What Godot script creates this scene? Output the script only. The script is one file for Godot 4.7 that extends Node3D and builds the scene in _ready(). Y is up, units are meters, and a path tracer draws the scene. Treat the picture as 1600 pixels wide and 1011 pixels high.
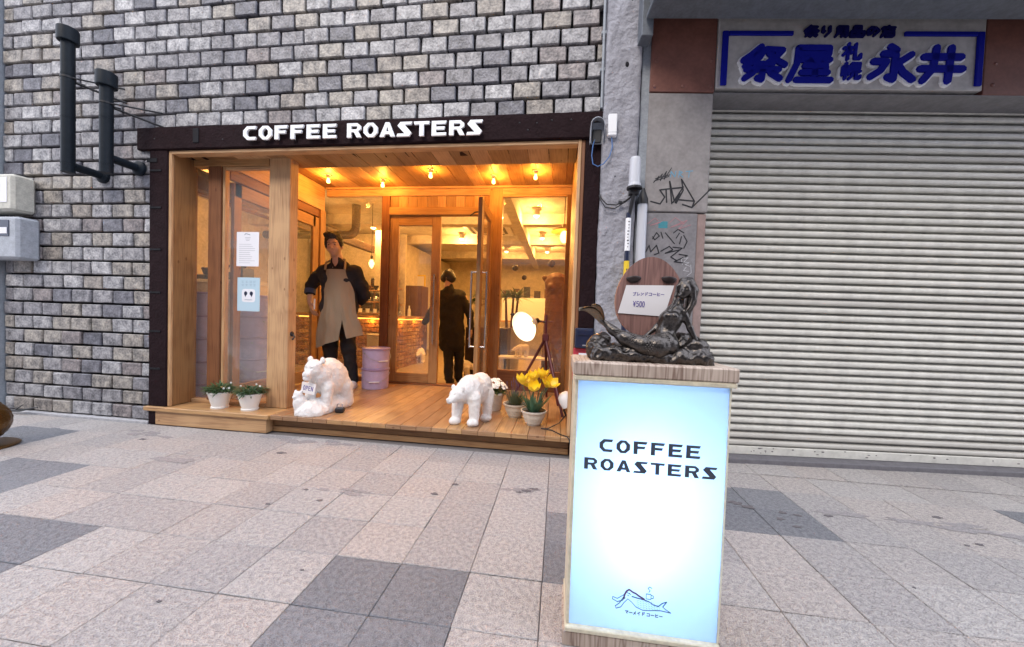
extends Node3D
# A small coffee roaster's timber shopfront in a stone-brick wall, beside a shuttered shop.
# Metres, y up; the brick face is the plane z = 0 and the street lies towards +z.

var M := {}
var rng := RandomNumberGenerator.new()
var used := {}

# ---------------------------------------------------------------- mesh builder
class Mb:
	var v := PackedVector3Array()
	var n := PackedVector3Array()
	var t := PackedVector2Array()
	var ix := PackedInt32Array()
	var uo := Vector2.ZERO
	var ul := 0

	func vert(p: Vector3, nn: Vector3, uv: Vector2) -> int:
		v.append(p)
		n.append(nn)
		t.append(uv)
		return v.size() - 1

	func uvof(p: Vector3, nn: Vector3) -> Vector2:
		var a := nn.abs()
		var l := ul
		var o1 := (l + 1) % 3
		var o2 := (l + 2) % 3
		if a[l] > 0.8:
			return Vector2(p[o1], p[o2]) + uo
		return Vector2(p[l], p[o2] if a[o1] >= a[o2] else p[o1]) + uo

	# counter-clockwise seen from outside
	func tri(a: Vector3, b: Vector3, c: Vector3) -> void:
		var nn := (b - a).cross(c - a)
		if nn.length_squared() < 1e-18:
			return
		nn = nn.normalized()
		var i := vert(a, nn, uvof(a, nn))
		vert(b, nn, uvof(b, nn))
		vert(c, nn, uvof(c, nn))
		ix.append_array(PackedInt32Array([i, i + 2, i + 1]))

	func quad(a: Vector3, b: Vector3, c: Vector3, d: Vector3) -> void:
		var nn := (c - a).cross(d - b)
		if nn.length_squared() < 1e-18:
			return
		nn = nn.normalized()
		var i := vert(a, nn, uvof(a, nn))
		vert(b, nn, uvof(b, nn))
		vert(c, nn, uvof(c, nn))
		vert(d, nn, uvof(d, nn))
		ix.append_array(PackedInt32Array([i, i + 2, i + 1, i, i + 3, i + 2]))

	func hexa(p: Array) -> void: # 8 corners: 0-3 back (z-), 4-7 front, each ccw seen from the front
		quad(p[4], p[5], p[6], p[7])
		quad(p[1], p[0], p[3], p[2])
		quad(p[0], p[4], p[7], p[3])
		quad(p[5], p[1], p[2], p[6])
		quad(p[7], p[6], p[2], p[3])
		quad(p[0], p[1], p[5], p[4])

	func box(c: Vector3, s: Vector3, bev := 0.003, b := Basis.IDENTITY, jit := 0.0, r: RandomNumberGenerator = null) -> void:
		var h := s * 0.5
		bev = minf(bev, minf(h.x, minf(h.y, h.z)) * 0.9)
		if bev <= 0.0:
			var q := []
			for z in [-1, 1]:
				for k in [[-1, -1], [1, -1], [1, 1], [-1, 1]]:
					q.append(c + b * (Vector3(k[0], k[1], z) * h))
			hexa(q)
			return
		# each corner keeps three points, one per face
		var px := {}
		for sx in [-1, 1]:
			for sy in [-1, 1]:
				for sz in [-1, 1]:
					var sg := Vector3(sx, sy, sz)
					var j := Vector3.ZERO
					if jit > 0.0 and r:
						j = Vector3(r.randf_range(-jit, jit), r.randf_range(-jit, jit), r.randf_range(-jit, jit) if sz > 0 else 0.0)
					var tri3 := []
					for ax in 3:
						var q := sg * h
						for k in 3:
							if k != ax:
								q[k] -= sg[k] * bev
						tri3.append(c + b * (q + j))
					px[[sx, sy, sz]] = tri3
		var S := [-1, 1]
		for ax in 3:
			var a1 := (ax + 1) % 3
			var a2 := (ax + 2) % 3
			for s0 in S:
				var q := []
				for k in [[-1, -1], [1, -1], [1, 1], [-1, 1]]:
					var key := [0, 0, 0]
					key[ax] = s0
					key[a1] = k[0]
					key[a2] = k[1]
					q.append(px[key][ax])
				if s0 > 0:
					quad(q[0], q[1], q[2], q[3])
				else:
					quad(q[3], q[2], q[1], q[0])
			# edges parallel to ax
			for s1 in S:
				for s2 in S:
					var k0 := [0, 0, 0]
					var k1 := [0, 0, 0]
					k0[ax] = -1
					k1[ax] = 1
					k0[a1] = s1
					k1[a1] = s1
					k0[a2] = s2
					k1[a2] = s2
					_e(px[k0][a1], px[k1][a1], px[k1][a2], px[k0][a2], c)
		for k in px:
			_t(px[k][0], px[k][1], px[k][2], c)

	func _e(a: Vector3, b: Vector3, c: Vector3, d: Vector3, o: Vector3) -> void:
		if (c - a).cross(d - b).dot((a + c) * 0.5 - o) > 0.0:
			quad(a, b, c, d)
		else:
			quad(d, c, b, a)

	func _t(a: Vector3, b: Vector3, c: Vector3, o: Vector3) -> void:
		if (b - a).cross(c - a).dot(a - o) > 0.0:
			tri(a, b, c)
		else:
			tri(a, c, b)

	# grid of points p[i][j] with smooth normals; wrap joins the last column to the first
	func grid(p: Array, wrap := false, flip := false) -> void:
		var nr := p.size()
		var nc: int = p[0].size()
		var base := v.size()
		for i in nr:
			for j in nc:
				var iu: int = mini(i + 1, nr - 1)
				var il: int = maxi(i - 1, 0)
				var ju: int = (j + 1) % nc if wrap else mini(j + 1, nc - 1)
				var jl: int = (j + nc - 1) % nc if wrap else maxi(j - 1, 0)
				var du: Vector3 = p[iu][j] - p[il][j]
				var dv: Vector3 = p[i][ju] - p[i][jl]
				var nn := dv.cross(du)
				if nn.length_squared() < 1e-20:
					var i2: int = 1 if i == 0 else nr - 2
					nn = (p[i2][ju] - p[i2][jl]).cross(du)
				nn = nn.normalized() if nn.length_squared() > 1e-20 else Vector3.UP
				if flip:
					nn = -nn
				vert(p[i][j], nn, Vector2(float(j) / nc, float(i) / nr) + uo)
		var lim := nc if wrap else nc - 1
		for i in nr - 1:
			for j in lim:
				var a := base + i * nc + j
				var b := base + i * nc + (j + 1) % nc
				var c := base + (i + 1) * nc + (j + 1) % nc
				var d := base + (i + 1) * nc + j
				if flip:
					ix.append_array(PackedInt32Array([a, b, c, a, c, d]))
				else:
					ix.append_array(PackedInt32Array([a, c, b, a, d, c]))

	# profile of (radius, height) turned about y; heights given bottom to top on the outside
	func lathe(prof: Array, at := Vector3.ZERO, b := Basis.IDENTITY, seg := 24) -> void:
		var p := []
		for q in prof:
			var row := []
			for j in seg:
				var a := TAU * j / seg
				row.append(at + b * Vector3(cos(a) * q.x, q.y, -sin(a) * q.x))
			p.append(row)
		# hard edges: split into pieces where the profile turns sharply
		var i0 := 0
		for i in range(1, prof.size()):
			var cut := i == prof.size() - 1
			if not cut:
				var d0: Vector2 = (prof[i] - prof[i - 1]).normalized()
				var d1: Vector2 = (prof[i + 1] - prof[i]).normalized()
				cut = d0.dot(d1) < 0.75
			if cut:
				grid(p.slice(i0, i + 1), true)
				i0 = i

	func tube(pts: Array, rad: Variant, seg := 10, caps := true) -> void:
		var p := []
		var up := Vector3(0.31, 0.9, 0.27).normalized()
		var m := pts.size()
		for i in m:
			var d: Vector3 = (pts[mini(i + 1, m - 1)] - pts[maxi(i - 1, 0)]).normalized()
			if absf(d.dot(up)) > 0.95:
				up = Vector3(0.9, 0.1, 0.35).normalized()
			var x := up.cross(d).normalized()
			var y := d.cross(x)
			up = y
			var r: float = rad[i] if rad is Array else rad
			var row := []
			for j in seg:
				var a := TAU * j / seg
				row.append(pts[i] + x * cos(a) * r + y * sin(a) * r)
			p.append(row)
		grid(p, true)
		if caps:
			for e in [0, m - 1]:
				var c: Vector3 = pts[e]
				for j in seg:
					var a: Vector3 = p[e][j]
					var b: Vector3 = p[e][(j + 1) % seg]
					if e == 0:
						tri(c, b, a)
					else:
						tri(c, a, b)

	func ball(c: Vector3, r: Vector3, seg := 16, b := Basis.IDENTITY) -> void:
		var prof := []
		for i in range(0, seg / 2 + 1):
			var a := -PI / 2 + PI * i / (seg / 2)
			prof.append(Vector2(cos(a), sin(a)))
		var p := []
		for q in prof:
			var row := []
			for j in seg:
				var a := TAU * j / seg
				row.append(c + b * (Vector3(cos(a) * q.x, q.y, -sin(a) * q.x) * r))
			p.append(row)
		grid(p, true)

	# flat outline in local x-y pushed from z0 to z1
	func prism(o: PackedVector2Array, z0: float, z1: float, x := Transform3D.IDENTITY) -> void:
		if Geometry2D.is_polygon_clockwise(o):
			o = o.duplicate()
			o.reverse()
		var tr := Geometry2D.triangulate_polygon(o)
		for i in range(0, tr.size(), 3):
			var a := o[tr[i]]
			var b := o[tr[i + 1]]
			var c := o[tr[i + 2]]
			if (b - a).cross(c - a) < 0.0:
				var s := b
				b = c
				c = s
			tri(x * Vector3(a.x, a.y, z1), x * Vector3(b.x, b.y, z1), x * Vector3(c.x, c.y, z1))
			tri(x * Vector3(a.x, a.y, z0), x * Vector3(c.x, c.y, z0), x * Vector3(b.x, b.y, z0))
		for i in o.size():
			var a := o[i]
			var b := o[(i + 1) % o.size()]
			quad(x * Vector3(a.x, a.y, z0), x * Vector3(b.x, b.y, z0), x * Vector3(b.x, b.y, z1), x * Vector3(a.x, a.y, z1))

	# a pen line of half-width w through pts, pushed from z0 to z1; each piece a hair prouder than the last
	func pen(pts: Array, w: float, z0: float, z1: float, x := Transform3D.IDENTITY, dab := 7) -> void:
		var k := 0
		for i in pts.size():
			var c: Vector2 = pts[i]
			if dab > 2:
				var o := PackedVector2Array()
				for j in dab:
					var a := TAU * (j + 0.5) / dab
					o.append(c + Vector2(cos(a), sin(a)) * w)
				prism(o, z0, z1 + 0.00007 * k, x)
				k += 1
			if i + 1 < pts.size():
				var d: Vector2 = pts[i + 1] - c
				if d.length() < 1e-6:
					continue
				var e := d.normalized().orthogonal() * w
				prism(PackedVector2Array([c + e, c - e, c + d - e, c + d + e]), z0, z1 + 0.00007 * k, x)
				k += 1

	func mesh() -> ArrayMesh:
		var a := []
		a.resize(Mesh.ARRAY_MAX)
		a[Mesh.ARRAY_VERTEX] = v
		a[Mesh.ARRAY_NORMAL] = n
		a[Mesh.ARRAY_TEX_UV] = t
		a[Mesh.ARRAY_INDEX] = ix
		var m := ArrayMesh.new()
		if v.size():
			m.add_surface_from_arrays(Mesh.PRIMITIVE_TRIANGLES, a)
		return m

# ---------------------------------------------------------------- smooth solids on a grid (surface nets)
class Field:
	var o: Vector3
	var h: float
	var nx: int
	var ny: int
	var nz: int
	var f := PackedFloat32Array()

	func _init(lo: Vector3, hi: Vector3, cell: float) -> void:
		o = lo
		h = cell
		nx = int((hi.x - lo.x) / h) + 2
		ny = int((hi.y - lo.y) / h) + 2
		nz = int((hi.z - lo.z) / h) + 2
		f.resize(nx * ny * nz)
		f.fill(9.0)

	func span(lo: Vector3, hi: Vector3) -> Array:
		var a := ((lo - o) / h).floor()
		var b := ((hi - o) / h).ceil()
		return [maxi(0, int(a.x)), maxi(0, int(a.y)), maxi(0, int(a.z)), mini(nx - 1, int(b.x)), mini(ny - 1, int(b.y)), mini(nz - 1, int(b.z))]

	func cap(a: Vector3, b: Vector3, ra: float, rb: float, k := 0.02, cut := false) -> void:
		var m := maxf(ra, rb) + k + h * 2.5
		var mv := Vector3(m, m, m)
		var s := span(a.min(b) - mv, a.max(b) + mv)
		var ba := b - a
		var l2 := maxf(ba.length_squared(), 1e-9)
		for z in range(s[2], s[5] + 1):
			for y in range(s[1], s[4] + 1):
				var i: int = (z * ny + y) * nx + s[0]
				var p := Vector3(o.x + h * s[0], o.y + h * y, o.z + h * z) - a
				for x in range(s[0], s[3] + 1):
					var q := clampf(p.dot(ba) / l2, 0.0, 1.0)
					var d := (p - ba * q).length() - ra - (rb - ra) * q
					var g := f[i]
					if cut:
						d = -d
						var w := maxf(k - absf(d - g), 0.0)
						f[i] = maxf(d, g) + w * w * 0.25 / k
					else:
						var w := maxf(k - absf(d - g), 0.0)
						f[i] = minf(d, g) - w * w * 0.25 / k
					i += 1
					p.x += h

	func ell(c: Vector3, r: Vector3, k := 0.02, b := Basis.IDENTITY, cut := false) -> void:
		var m := maxf(r.x, maxf(r.y, r.z)) + k + h * 2.5
		var mv := Vector3(m, m, m)
		var s := span(c - mv, c + mv)
		var bi := b.inverse()
		var i1 := Vector3(1.0 / r.x, 1.0 / r.y, 1.0 / r.z)
		var step := bi * Vector3(h, 0, 0)
		for z in range(s[2], s[5] + 1):
			for y in range(s[1], s[4] + 1):
				var i: int = (z * ny + y) * nx + s[0]
				var p := bi * (Vector3(o.x + h * s[0], o.y + h * y, o.z + h * z) - c)
				for x in range(s[0], s[3] + 1):
					var q := p * i1
					var k0 := q.length()
					var k1 := maxf((q * i1).length(), 1e-6)
					var d := k0 * (k0 - 1.0) / k1
					var g := f[i]
					if cut:
						d = -d
						var w := maxf(k - absf(d - g), 0.0)
						f[i] = maxf(d, g) + w * w * 0.25 / k
					else:
						var w := maxf(k - absf(d - g), 0.0)
						f[i] = minf(d, g) - w * w * 0.25 / k
					i += 1
					p += step

	func path(pts: Array, rad: Array, k := 0.02) -> void:
		for i in pts.size() - 1:
			cap(pts[i], pts[i + 1], rad[i], rad[i + 1], k)

	func floor_at(y0: float) -> void:
		for z in nz:
			for y in ny:
				var d := y0 - (o.y + h * y)
				if d < -3.0 * h:
					break
				var i := (z * ny + y) * nx
				for x in nx:
					f[i] = maxf(f[i], d)
					i += 1

	func into(mb: Mb, noise: FastNoiseLite = null, amp := 0.0, at := Transform3D.IDENTITY) -> void:
		var idx := PackedInt32Array()
		idx.resize(nx * ny * nz)
		idx.fill(-1)
		var vs := PackedVector3Array()
		var sy := nx
		var sz := nx * ny
		var e0 := [0, 0, 0, 1, 1, 2, 2, 3, 4, 4, 5, 6]
		var e1 := [1, 2, 4, 3, 5, 3, 6, 7, 5, 6, 7, 7]
		var off := [0, 1, sy, sy + 1, sz, sz + 1, sz + sy, sz + sy + 1]
		for z in nz - 1:
			for y in ny - 1:
				var i := z * sz + y * sy
				for x in nx - 1:
					var a := f[i]
					var mask := 0
					if a < 0.0: mask |= 1
					if f[i + 1] < 0.0: mask |= 2
					if f[i + sy] < 0.0: mask |= 4
					if f[i + sy + 1] < 0.0: mask |= 8
					if f[i + sz] < 0.0: mask |= 16
					if f[i + sz + 1] < 0.0: mask |= 32
					if f[i + sz + sy] < 0.0: mask |= 64
					if f[i + sz + sy + 1] < 0.0: mask |= 128
					if mask != 0 and mask != 255:
						var sum := Vector3.ZERO
						var cnt := 0
						for e in 12:
							var p: int = e0[e]
							var q: int = e1[e]
							if ((mask >> p) & 1) != ((mask >> q) & 1):
								var fa: float = f[i + off[p]]
								var fb: float = f[i + off[q]]
								var u := fa / (fa - fb)
								sum += Vector3((p & 1) + u * ((q & 1) - (p & 1)), ((p >> 1) & 1) + u * (((q >> 1) & 1) - ((p >> 1) & 1)), (p >> 2) + u * ((q >> 2) - (p >> 2)))
								cnt += 1
						idx[i] = vs.size()
						vs.append(o + h * (Vector3(x, y, z) + sum / cnt))
					i += 1
		var tris := PackedInt32Array()
		var ns := PackedVector3Array()
		ns.resize(vs.size())
		var st := [1, sy, sz]
		for z in range(1, nz - 1):
			for y in range(1, ny - 1):
				var i := z * sz + y * sy + 1
				for x in range(1, nx - 1):
					var a := f[i] < 0.0
					for ax in 3:
						if a != (f[i + st[ax]] < 0.0):
							var s1: int = st[(ax + 1) % 3]
							var s2: int = st[(ax + 2) % 3]
							var p0 := idx[i - s1 - s2]
							var p1 := idx[i - s2]
							var p2 := idx[i]
							var p3 := idx[i - s1]
							if p0 < 0 or p1 < 0 or p2 < 0 or p3 < 0:
								continue
							var nn := (vs[p2] - vs[p0]).cross(vs[p3] - vs[p1])
							if not a:
								nn = -nn
							ns[p0] += nn
							ns[p1] += nn
							ns[p2] += nn
							ns[p3] += nn
							if a:
								tris.append_array(PackedInt32Array([p0, p2, p1, p0, p3, p2]))
							else:
								tris.append_array(PackedInt32Array([p0, p1, p2, p0, p2, p3]))
					i += 1
		if noise and amp > 0.0:
			for j in vs.size():
				vs[j] += ns[j].normalized() * noise.get_noise_3dv(vs[j]) * amp
			ns.fill(Vector3.ZERO)
			for j in range(0, tris.size(), 3):
				var nn := (vs[tris[j + 2]] - vs[tris[j]]).cross(vs[tris[j + 1]] - vs[tris[j]])
				ns[tris[j]] += nn
				ns[tris[j + 1]] += nn
				ns[tris[j + 2]] += nn
		var base := mb.v.size()
		for j in vs.size():
			var nn := ns[j].normalized()
			if nn.length_squared() < 0.5:
				nn = Vector3.UP
			mb.vert(at * vs[j], (at.basis * nn).normalized(), Vector2(vs[j].x, vs[j].y))
		for j in tris.size():
			tris[j] += base
		mb.ix.append_array(tris)

# ---------------------------------------------------------------- naming and placing
func numbered(called: String) -> String:
	used[called] = used.get(called, -1) + 1
	return called if used[called] == 0 else "%s_%03d" % [called, used[called]]

func tag(o: Node3D, label := "", category := "", group := "", kind := "") -> Node3D:
	if label: o.set_meta("label", label)
	if category: o.set_meta("category", category)
	if group: o.set_meta("group", group)
	if kind: o.set_meta("kind", kind)
	return o

func thing(called: String, label: String, category: String, at := Vector3.ZERO, turn := 0.0, group := "") -> Node3D:
	var o := Node3D.new()
	o.name = numbered(called)
	add_child(o)
	o.position = at
	o.rotation.y = turn
	tag(o, label, category, group)
	return o

func dup(o: Node3D, label: String, at: Vector3, turn := 0.0) -> Node3D:
	var c: Node3D = o.duplicate()
	c.name = numbered(str(o.name).get_slice("_0", 0))
	add_child(c)
	c.position = at
	c.rotation.y = turn
	c.set_meta("label", label)
	return c

func put(called: String, m: Variant, mat: Material, parent: Node3D = null, at := Vector3.ZERO) -> MeshInstance3D:
	var o := MeshInstance3D.new()
	var top := parent == null
	o.name = numbered(called) if top else called
	var me: Mesh = m.mesh() if m is Mb else m
	o.mesh = me
	if mat:
		o.material_override = mat
	o.position = at
	(self if top else parent).add_child(o, true)
	return o

func structure(called: String, m: Variant, mat: Material, parent: Node3D = null) -> MeshInstance3D:
	var o := put(called, m, mat, parent)
	if parent == null:
		o.set_meta("kind", "structure")
	return o

# one box as a part; ul is its long axis (0 x, 1 y, 2 z) for the grain
func bx(called: String, lo: Vector3, hi: Vector3, mat: Material, parent: Node3D = null, ul := 0, bev := 0.003) -> MeshInstance3D:
	var b := Mb.new()
	b.ul = ul
	b.uo = Vector2(rng.randf() * 7.0, rng.randf() * 3.0)
	b.box((lo + hi) * 0.5, (hi - lo).abs(), bev)
	return put(called, b, mat, parent)

func V(x: float, y: float, z: float) -> Vector3:
	return Vector3(x, y, z)

# "12,80 40,75;10,10 90,10" -> pen lines in a unit square
func lines(s: String) -> Array:
	var out := []
	for l in s.split(";", false):
		var a := []
		for p in l.strip_edges().split(" ", false):
			var q := p.split(",")
			a.append(Vector2(q[0].to_float() / 100.0, q[1].to_float() / 100.0))
		out.append(a)
	return out

# ---------------------------------------------------------------- textures
func tex(im: Image) -> ImageTexture:
	return ImageTexture.create_from_image(im)

func noise(sd: int, fr: float, oct := 4, kind := FastNoiseLite.TYPE_SIMPLEX_SMOOTH) -> FastNoiseLite:
	var n := FastNoiseLite.new()
	n.seed = sd
	n.noise_type = kind
	n.frequency = fr
	n.fractal_octaves = oct
	n.fractal_type = FastNoiseLite.FRACTAL_FBM
	return n

func gray(sd: int, fr: float, oct := 4, w := 512, hgt := 512, kind := FastNoiseLite.TYPE_SIMPLEX_SMOOTH) -> PackedByteArray:
	return noise(sd, fr, oct, kind).get_seamless_image(w, hgt).get_data()

# stretched noise: made small along x and scaled up
func fibre(sd: int, w: int, hgt: int, sx: int, fr: float) -> PackedByteArray:
	var im := noise(sd, fr, 4).get_seamless_image(w / sx, hgt)
	im.resize(w, hgt, Image.INTERPOLATE_CUBIC)
	return im.get_data()

func to_srgb_byte(x: float) -> int:
	x = clampf(x, 0.0, 1.0)
	return int(255.0 * (12.92 * x if x < 0.0031308 else 1.055 * pow(x, 1.0 / 2.4) - 0.055) + 0.5)

func mix_tex(a: PackedByteArray, b: PackedByteArray, wa: float, wb: float, lo: float, hi: float, w := 512, hgt := 512, c0 := Color.WHITE, c1 := Color.WHITE) -> ImageTexture:
	# a weighted sum of two noises, contrast-stretched, laid between lo*c0 and hi*c1 (linear values)
	var lut := []
	for i in 256:
		var u := clampf((i / 255.0 - 0.5) * 1.9 + 0.5, 0.0, 1.0)
		var k := lerpf(lo, hi, u)
		var c := c0.lerp(c1, u)
		lut.append([to_srgb_byte(k * c.r), to_srgb_byte(k * c.g), to_srgb_byte(k * c.b)])
	var out := PackedByteArray()
	out.resize(w * hgt * 3)
	for i in w * hgt:
		var q: Array = lut[clampi(int(a[i] * wa + b[i] * wb), 0, 255)]
		out[i * 3] = q[0]
		out[i * 3 + 1] = q[1]
		out[i * 3 + 2] = q[2]
	return tex(Image.create_from_data(w, hgt, false, Image.FORMAT_RGB8, out))

func height_tex(a: PackedByteArray, b: PackedByteArray, wa: float, wb: float, w := 512, hgt := 512) -> ImageTexture:
	var out := PackedByteArray()
	out.resize(w * hgt)
	for i in w * hgt:
		out[i] = clampi(int(a[i] * wa + b[i] * wb), 0, 255)
	return tex(Image.create_from_data(w, hgt, false, Image.FORMAT_L8, out))

# boards: grain along u; the tile is 1.6 m long and 0.5 m wide
func wood_tex(sd: int, light: Color, dark: Color, rings: float, wob: float, knots: int, fib: float, amp := 0.3) -> ImageTexture:
	var w := 1024
	var hg := 320
	var lo := fibre(sd, w, hg, 16, 0.018)
	var fi := fibre(sd + 7, w, hg, 32, 0.16)
	var sl := noise(sd + 3, 0.006, 2).get_seamless_image(w, hg).get_data()
	var r := RandomNumberGenerator.new()
	r.seed = sd
	var kn := []
	for i in knots:
		kn.append([r.randf() * w, r.randf() * hg, r.randf_range(3.5, 7.0)])
	var kd := PackedFloat32Array()
	kd.resize(w * hg)
	var kw := PackedFloat32Array()
	kw.resize(w * hg)
	for k in kn:
		for dy in range(-46, 47):
			for dx in range(-90, 91):
				var q: float = Vector2(dx / 1.7, dy).length() / float(k[2])
				var x := posmod(int(k[0]) + dx, w)
				var y := posmod(int(k[1]) + dy, hg)
				var i := y * w + x
				kd[i] = maxf(kd[i], 1.0 - smoothstep(0.6, 1.1, q))
				kw[i] += exp(-q * q * 0.12) * (1.0 if dy >= 0 else -1.0) * k[2] * 0.9
	var out := PackedByteArray()
	out.resize(w * hg * 3)
	var lut := []
	for i in 256:
		var c := light.lerp(dark, i / 255.0)
		lut.append([to_srgb_byte(c.r), to_srgb_byte(c.g), to_srgb_byte(c.b)])
	for y in hg:
		for x in w:
			var i := y * w + x
			var ph := (y + kw[i]) * rings * TAU / hg + (lo[i] - 128) * wob
			var g := 0.5 + 0.5 * sin(ph + 0.6 * sin(ph))
			g = g * g * amp + (fi[i] - 110) * fib * 0.75 + (sl[i] - 128) * 0.0022 + 0.08
			g = maxf(g, kd[i] * 0.95)
			var q: Array = lut[clampi(int(g * 200.0), 0, 255)]
			out[i * 3] = q[0]
			out[i * 3 + 1] = q[1]
			out[i * 3 + 2] = q[2]
	return tex(Image.create_from_data(w, hg, false, Image.FORMAT_RGB8, out))

func L(r: float, g: float, b: float, a := 1.0) -> Color:
	var c := Color(r, g, b).linear_to_srgb()
	c.a = a
	return c

func mat(c: Color, rough := 0.6, metal := 0.0) -> StandardMaterial3D:
	var m := StandardMaterial3D.new()
	m.albedo_color = c
	m.roughness = rough
	m.metallic = metal
	return m

func tri_mat(c: Color, rough: float, al: Texture2D, size: float, hm: Texture2D = null, cm := 0.0, off := Vector3.ZERO) -> StandardMaterial3D:
	var m := mat(c, rough)
	m.albedo_texture = al
	m.uv1_triplanar = true
	m.uv1_world_triplanar = true
	m.uv1_scale = Vector3.ONE / size
	m.uv1_offset = off
	if hm:
		m.heightmap_enabled = true
		m.heightmap_texture = hm
		m.heightmap_scale = cm
	return m

func wood_mat(al: Texture2D, tint: Color, rough := 0.55) -> StandardMaterial3D:
	var m := mat(tint, rough)
	m.albedo_texture = al
	m.uv1_scale = Vector3(1.0 / 1.6, 1.0 / 0.5, 1.0)
	return m

func pane(a := 0.05) -> StandardMaterial3D:
	var m := mat(Color(0.9, 0.95, 0.95, a), 0.02)
	m.transparency = BaseMaterial3D.TRANSPARENCY_ALPHA
	return m

func glow(c: Color, e: float) -> StandardMaterial3D:
	var m := mat(c, 0.5)
	m.emission_enabled = true
	m.emission = c
	m.emission_energy_multiplier = e
	return m

func omni(at: Vector3, c: Color, e: float, size := 0.03, parent: Node3D = null) -> void:
	var l := OmniLight3D.new()
	l.name = "light"
	l.light_color = c
	l.light_energy = e
	l.light_size = size
	l.omni_range = 20.0
	l.omni_attenuation = 2.0
	l.shadow_enabled = true
	l.position = at
	(parent if parent else self).add_child(l, true)

func make_materials() -> void:
	var n1 := gray(11, 0.012)
	var n2 := gray(12, 0.05)
	var n3 := gray(13, 0.2, 3)
	var n4 := gray(14, 0.35, 2)
	var cell := gray(15, 0.06, 2, 512, 512, FastNoiseLite.TYPE_CELLULAR)
	var blotch := mix_tex(n1, n2, 0.55, 0.45, 0.72, 1.0)
	var rough_h := height_tex(n1, n2, 0.5, 0.5)
	# stone bricks
	var n12 := PackedByteArray()
	n12.resize(n1.size())
	for i in n1.size():
		n12[i] = clampi(int(n1[i] * 0.55 + n2[i] * 0.45), 0, 255)
	var stone := mix_tex(n12, n3, 0.86, 0.14, 0.16, 1.0, 512, 512, Color(0.93, 0.92, 0.98), Color(1, 0.99, 0.96))
	var stone_h := height_tex(n12, n3, 0.8, 0.2)
	var tones := [[0.4, 0.4, 0.43], [0.5, 0.5, 0.52], [0.6, 0.61, 0.63], [0.47, 0.43, 0.38], [0.36, 0.36, 0.39], [0.2, 0.205, 0.25], [0.56, 0.525, 0.465], [0.72, 0.73, 0.75], [0.42, 0.375, 0.37], [0.27, 0.275, 0.32]]
	for i in tones.size():
		var m := tri_mat(L(tones[i][0] * 0.85, tones[i][1] * 0.835, tones[i][2] * 0.83), 0.5, stone, 0.62, stone_h, 0.6, Vector3(0.37 * i, 0.21 * i, 0.0))
		m.metallic_specular = 0.6
		M["stone%d" % i] = m
	M.mortar = tri_mat(L(0.004, 0.004, 0.01), 0.9, stone, 0.5)
	# paving: pinkish granite setts with a flamed face
	var gr := mix_tex(n2, n3, 0.4, 0.6, 0.45, 1.0, 512, 512, Color(0.94, 0.95, 1.0), Color(1, 1, 0.98))
	var gr_h := height_tex(n3, n2, 0.5, 0.5)
	var gt := [[0.55, 0.505, 0.475], [0.59, 0.55, 0.52], [0.515, 0.48, 0.46], [0.595, 0.535, 0.495]]
	for i in 4:
		M["granite%d" % i] = tri_mat(L(gt[i][0], gt[i][1], gt[i][2]), 0.7, gr, 0.62, gr_h, 1.0, Vector3(0.3 * i, 0, 0.23 * i))
	M.granite_dark0 = tri_mat(L(0.3, 0.3, 0.315), 0.65, gr, 0.62, gr_h, 1.0)
	M.granite_dark1 = tri_mat(L(0.265, 0.268, 0.285), 0.65, gr, 0.62, gr_h, 1.0, Vector3(0.4, 0, 0.1))
	M.joint = mat(L(0.19, 0.175, 0.175), 0.9)
	M.stain = tri_mat(L(0.2, 0.18, 0.185), 0.8, gr, 0.42)
	M.stain_faint = tri_mat(L(0.4, 0.37, 0.365), 0.8, gr, 0.42)
	# timber
	var cedar := wood_tex(31, Color(0.76, 0.48, 0.22), Color(0.26, 0.1, 0.035), 9.0, 0.05, 7, 0.0045)
	var cedar2 := wood_tex(32, Color(0.78, 0.52, 0.28), Color(0.28, 0.12, 0.045), 7.0, 0.07, 4, 0.004)
	M.cedar0 = wood_mat(cedar, L(0.54, 0.475, 0.41))
	M.cedar1 = wood_mat(cedar2, L(0.72, 0.66, 0.62))
	M.cedar2 = wood_mat(cedar, L(0.38, 0.31, 0.255))
	M.cedar3 = wood_mat(cedar2, L(0.47, 0.4, 0.34))
	M.cedar_red = wood_mat(cedar, L(0.3, 0.19, 0.16))
	M.deck0 = wood_mat(cedar, L(0.6, 0.56, 0.56), 0.36)
	M.deck1 = wood_mat(cedar2, L(0.54, 0.49, 0.48), 0.36)
	M.deck2 = wood_mat(cedar2, L(0.46, 0.4, 0.39), 0.36)
	M.deck3 = wood_mat(cedar, L(0.7, 0.66, 0.64), 0.36)
	M.pine = wood_mat(wood_tex(33, Color(0.6, 0.5, 0.41), Color(0.2, 0.125, 0.09), 17.0, 0.13, 0, 0.003, 0.8), L(0.9, 0.87, 0.85), 0.6)
	M.pine_plain = wood_mat(cedar2, L(1.0, 1.0, 1.0), 0.55)
	M.pine_plain.albedo_color = Color(1, 1, 1)
	M.cream_trim = tri_mat(L(0.74, 0.66, 0.48), 0.5, blotch, 0.5)
	M.walnut = wood_mat(wood_tex(34, Color(0.3, 0.155, 0.125), Color(0.12, 0.055, 0.045), 9.0, 0.2, 1, 0.007, 0.5), L(0.95, 0.95, 0.95), 0.6)
	M.darkwood = wood_mat(cedar, L(0.12, 0.065, 0.05), 0.5)
	M.totem = wood_mat(cedar, L(0.2, 0.11, 0.07), 0.6)
	# painted and stone surfaces
	M.dark_frame = tri_mat(L(0.022, 0.012, 0.014), 0.65, blotch, 0.7, rough_h, 0.5)
	M.dark_frame.metallic_specular = 0.15
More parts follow.
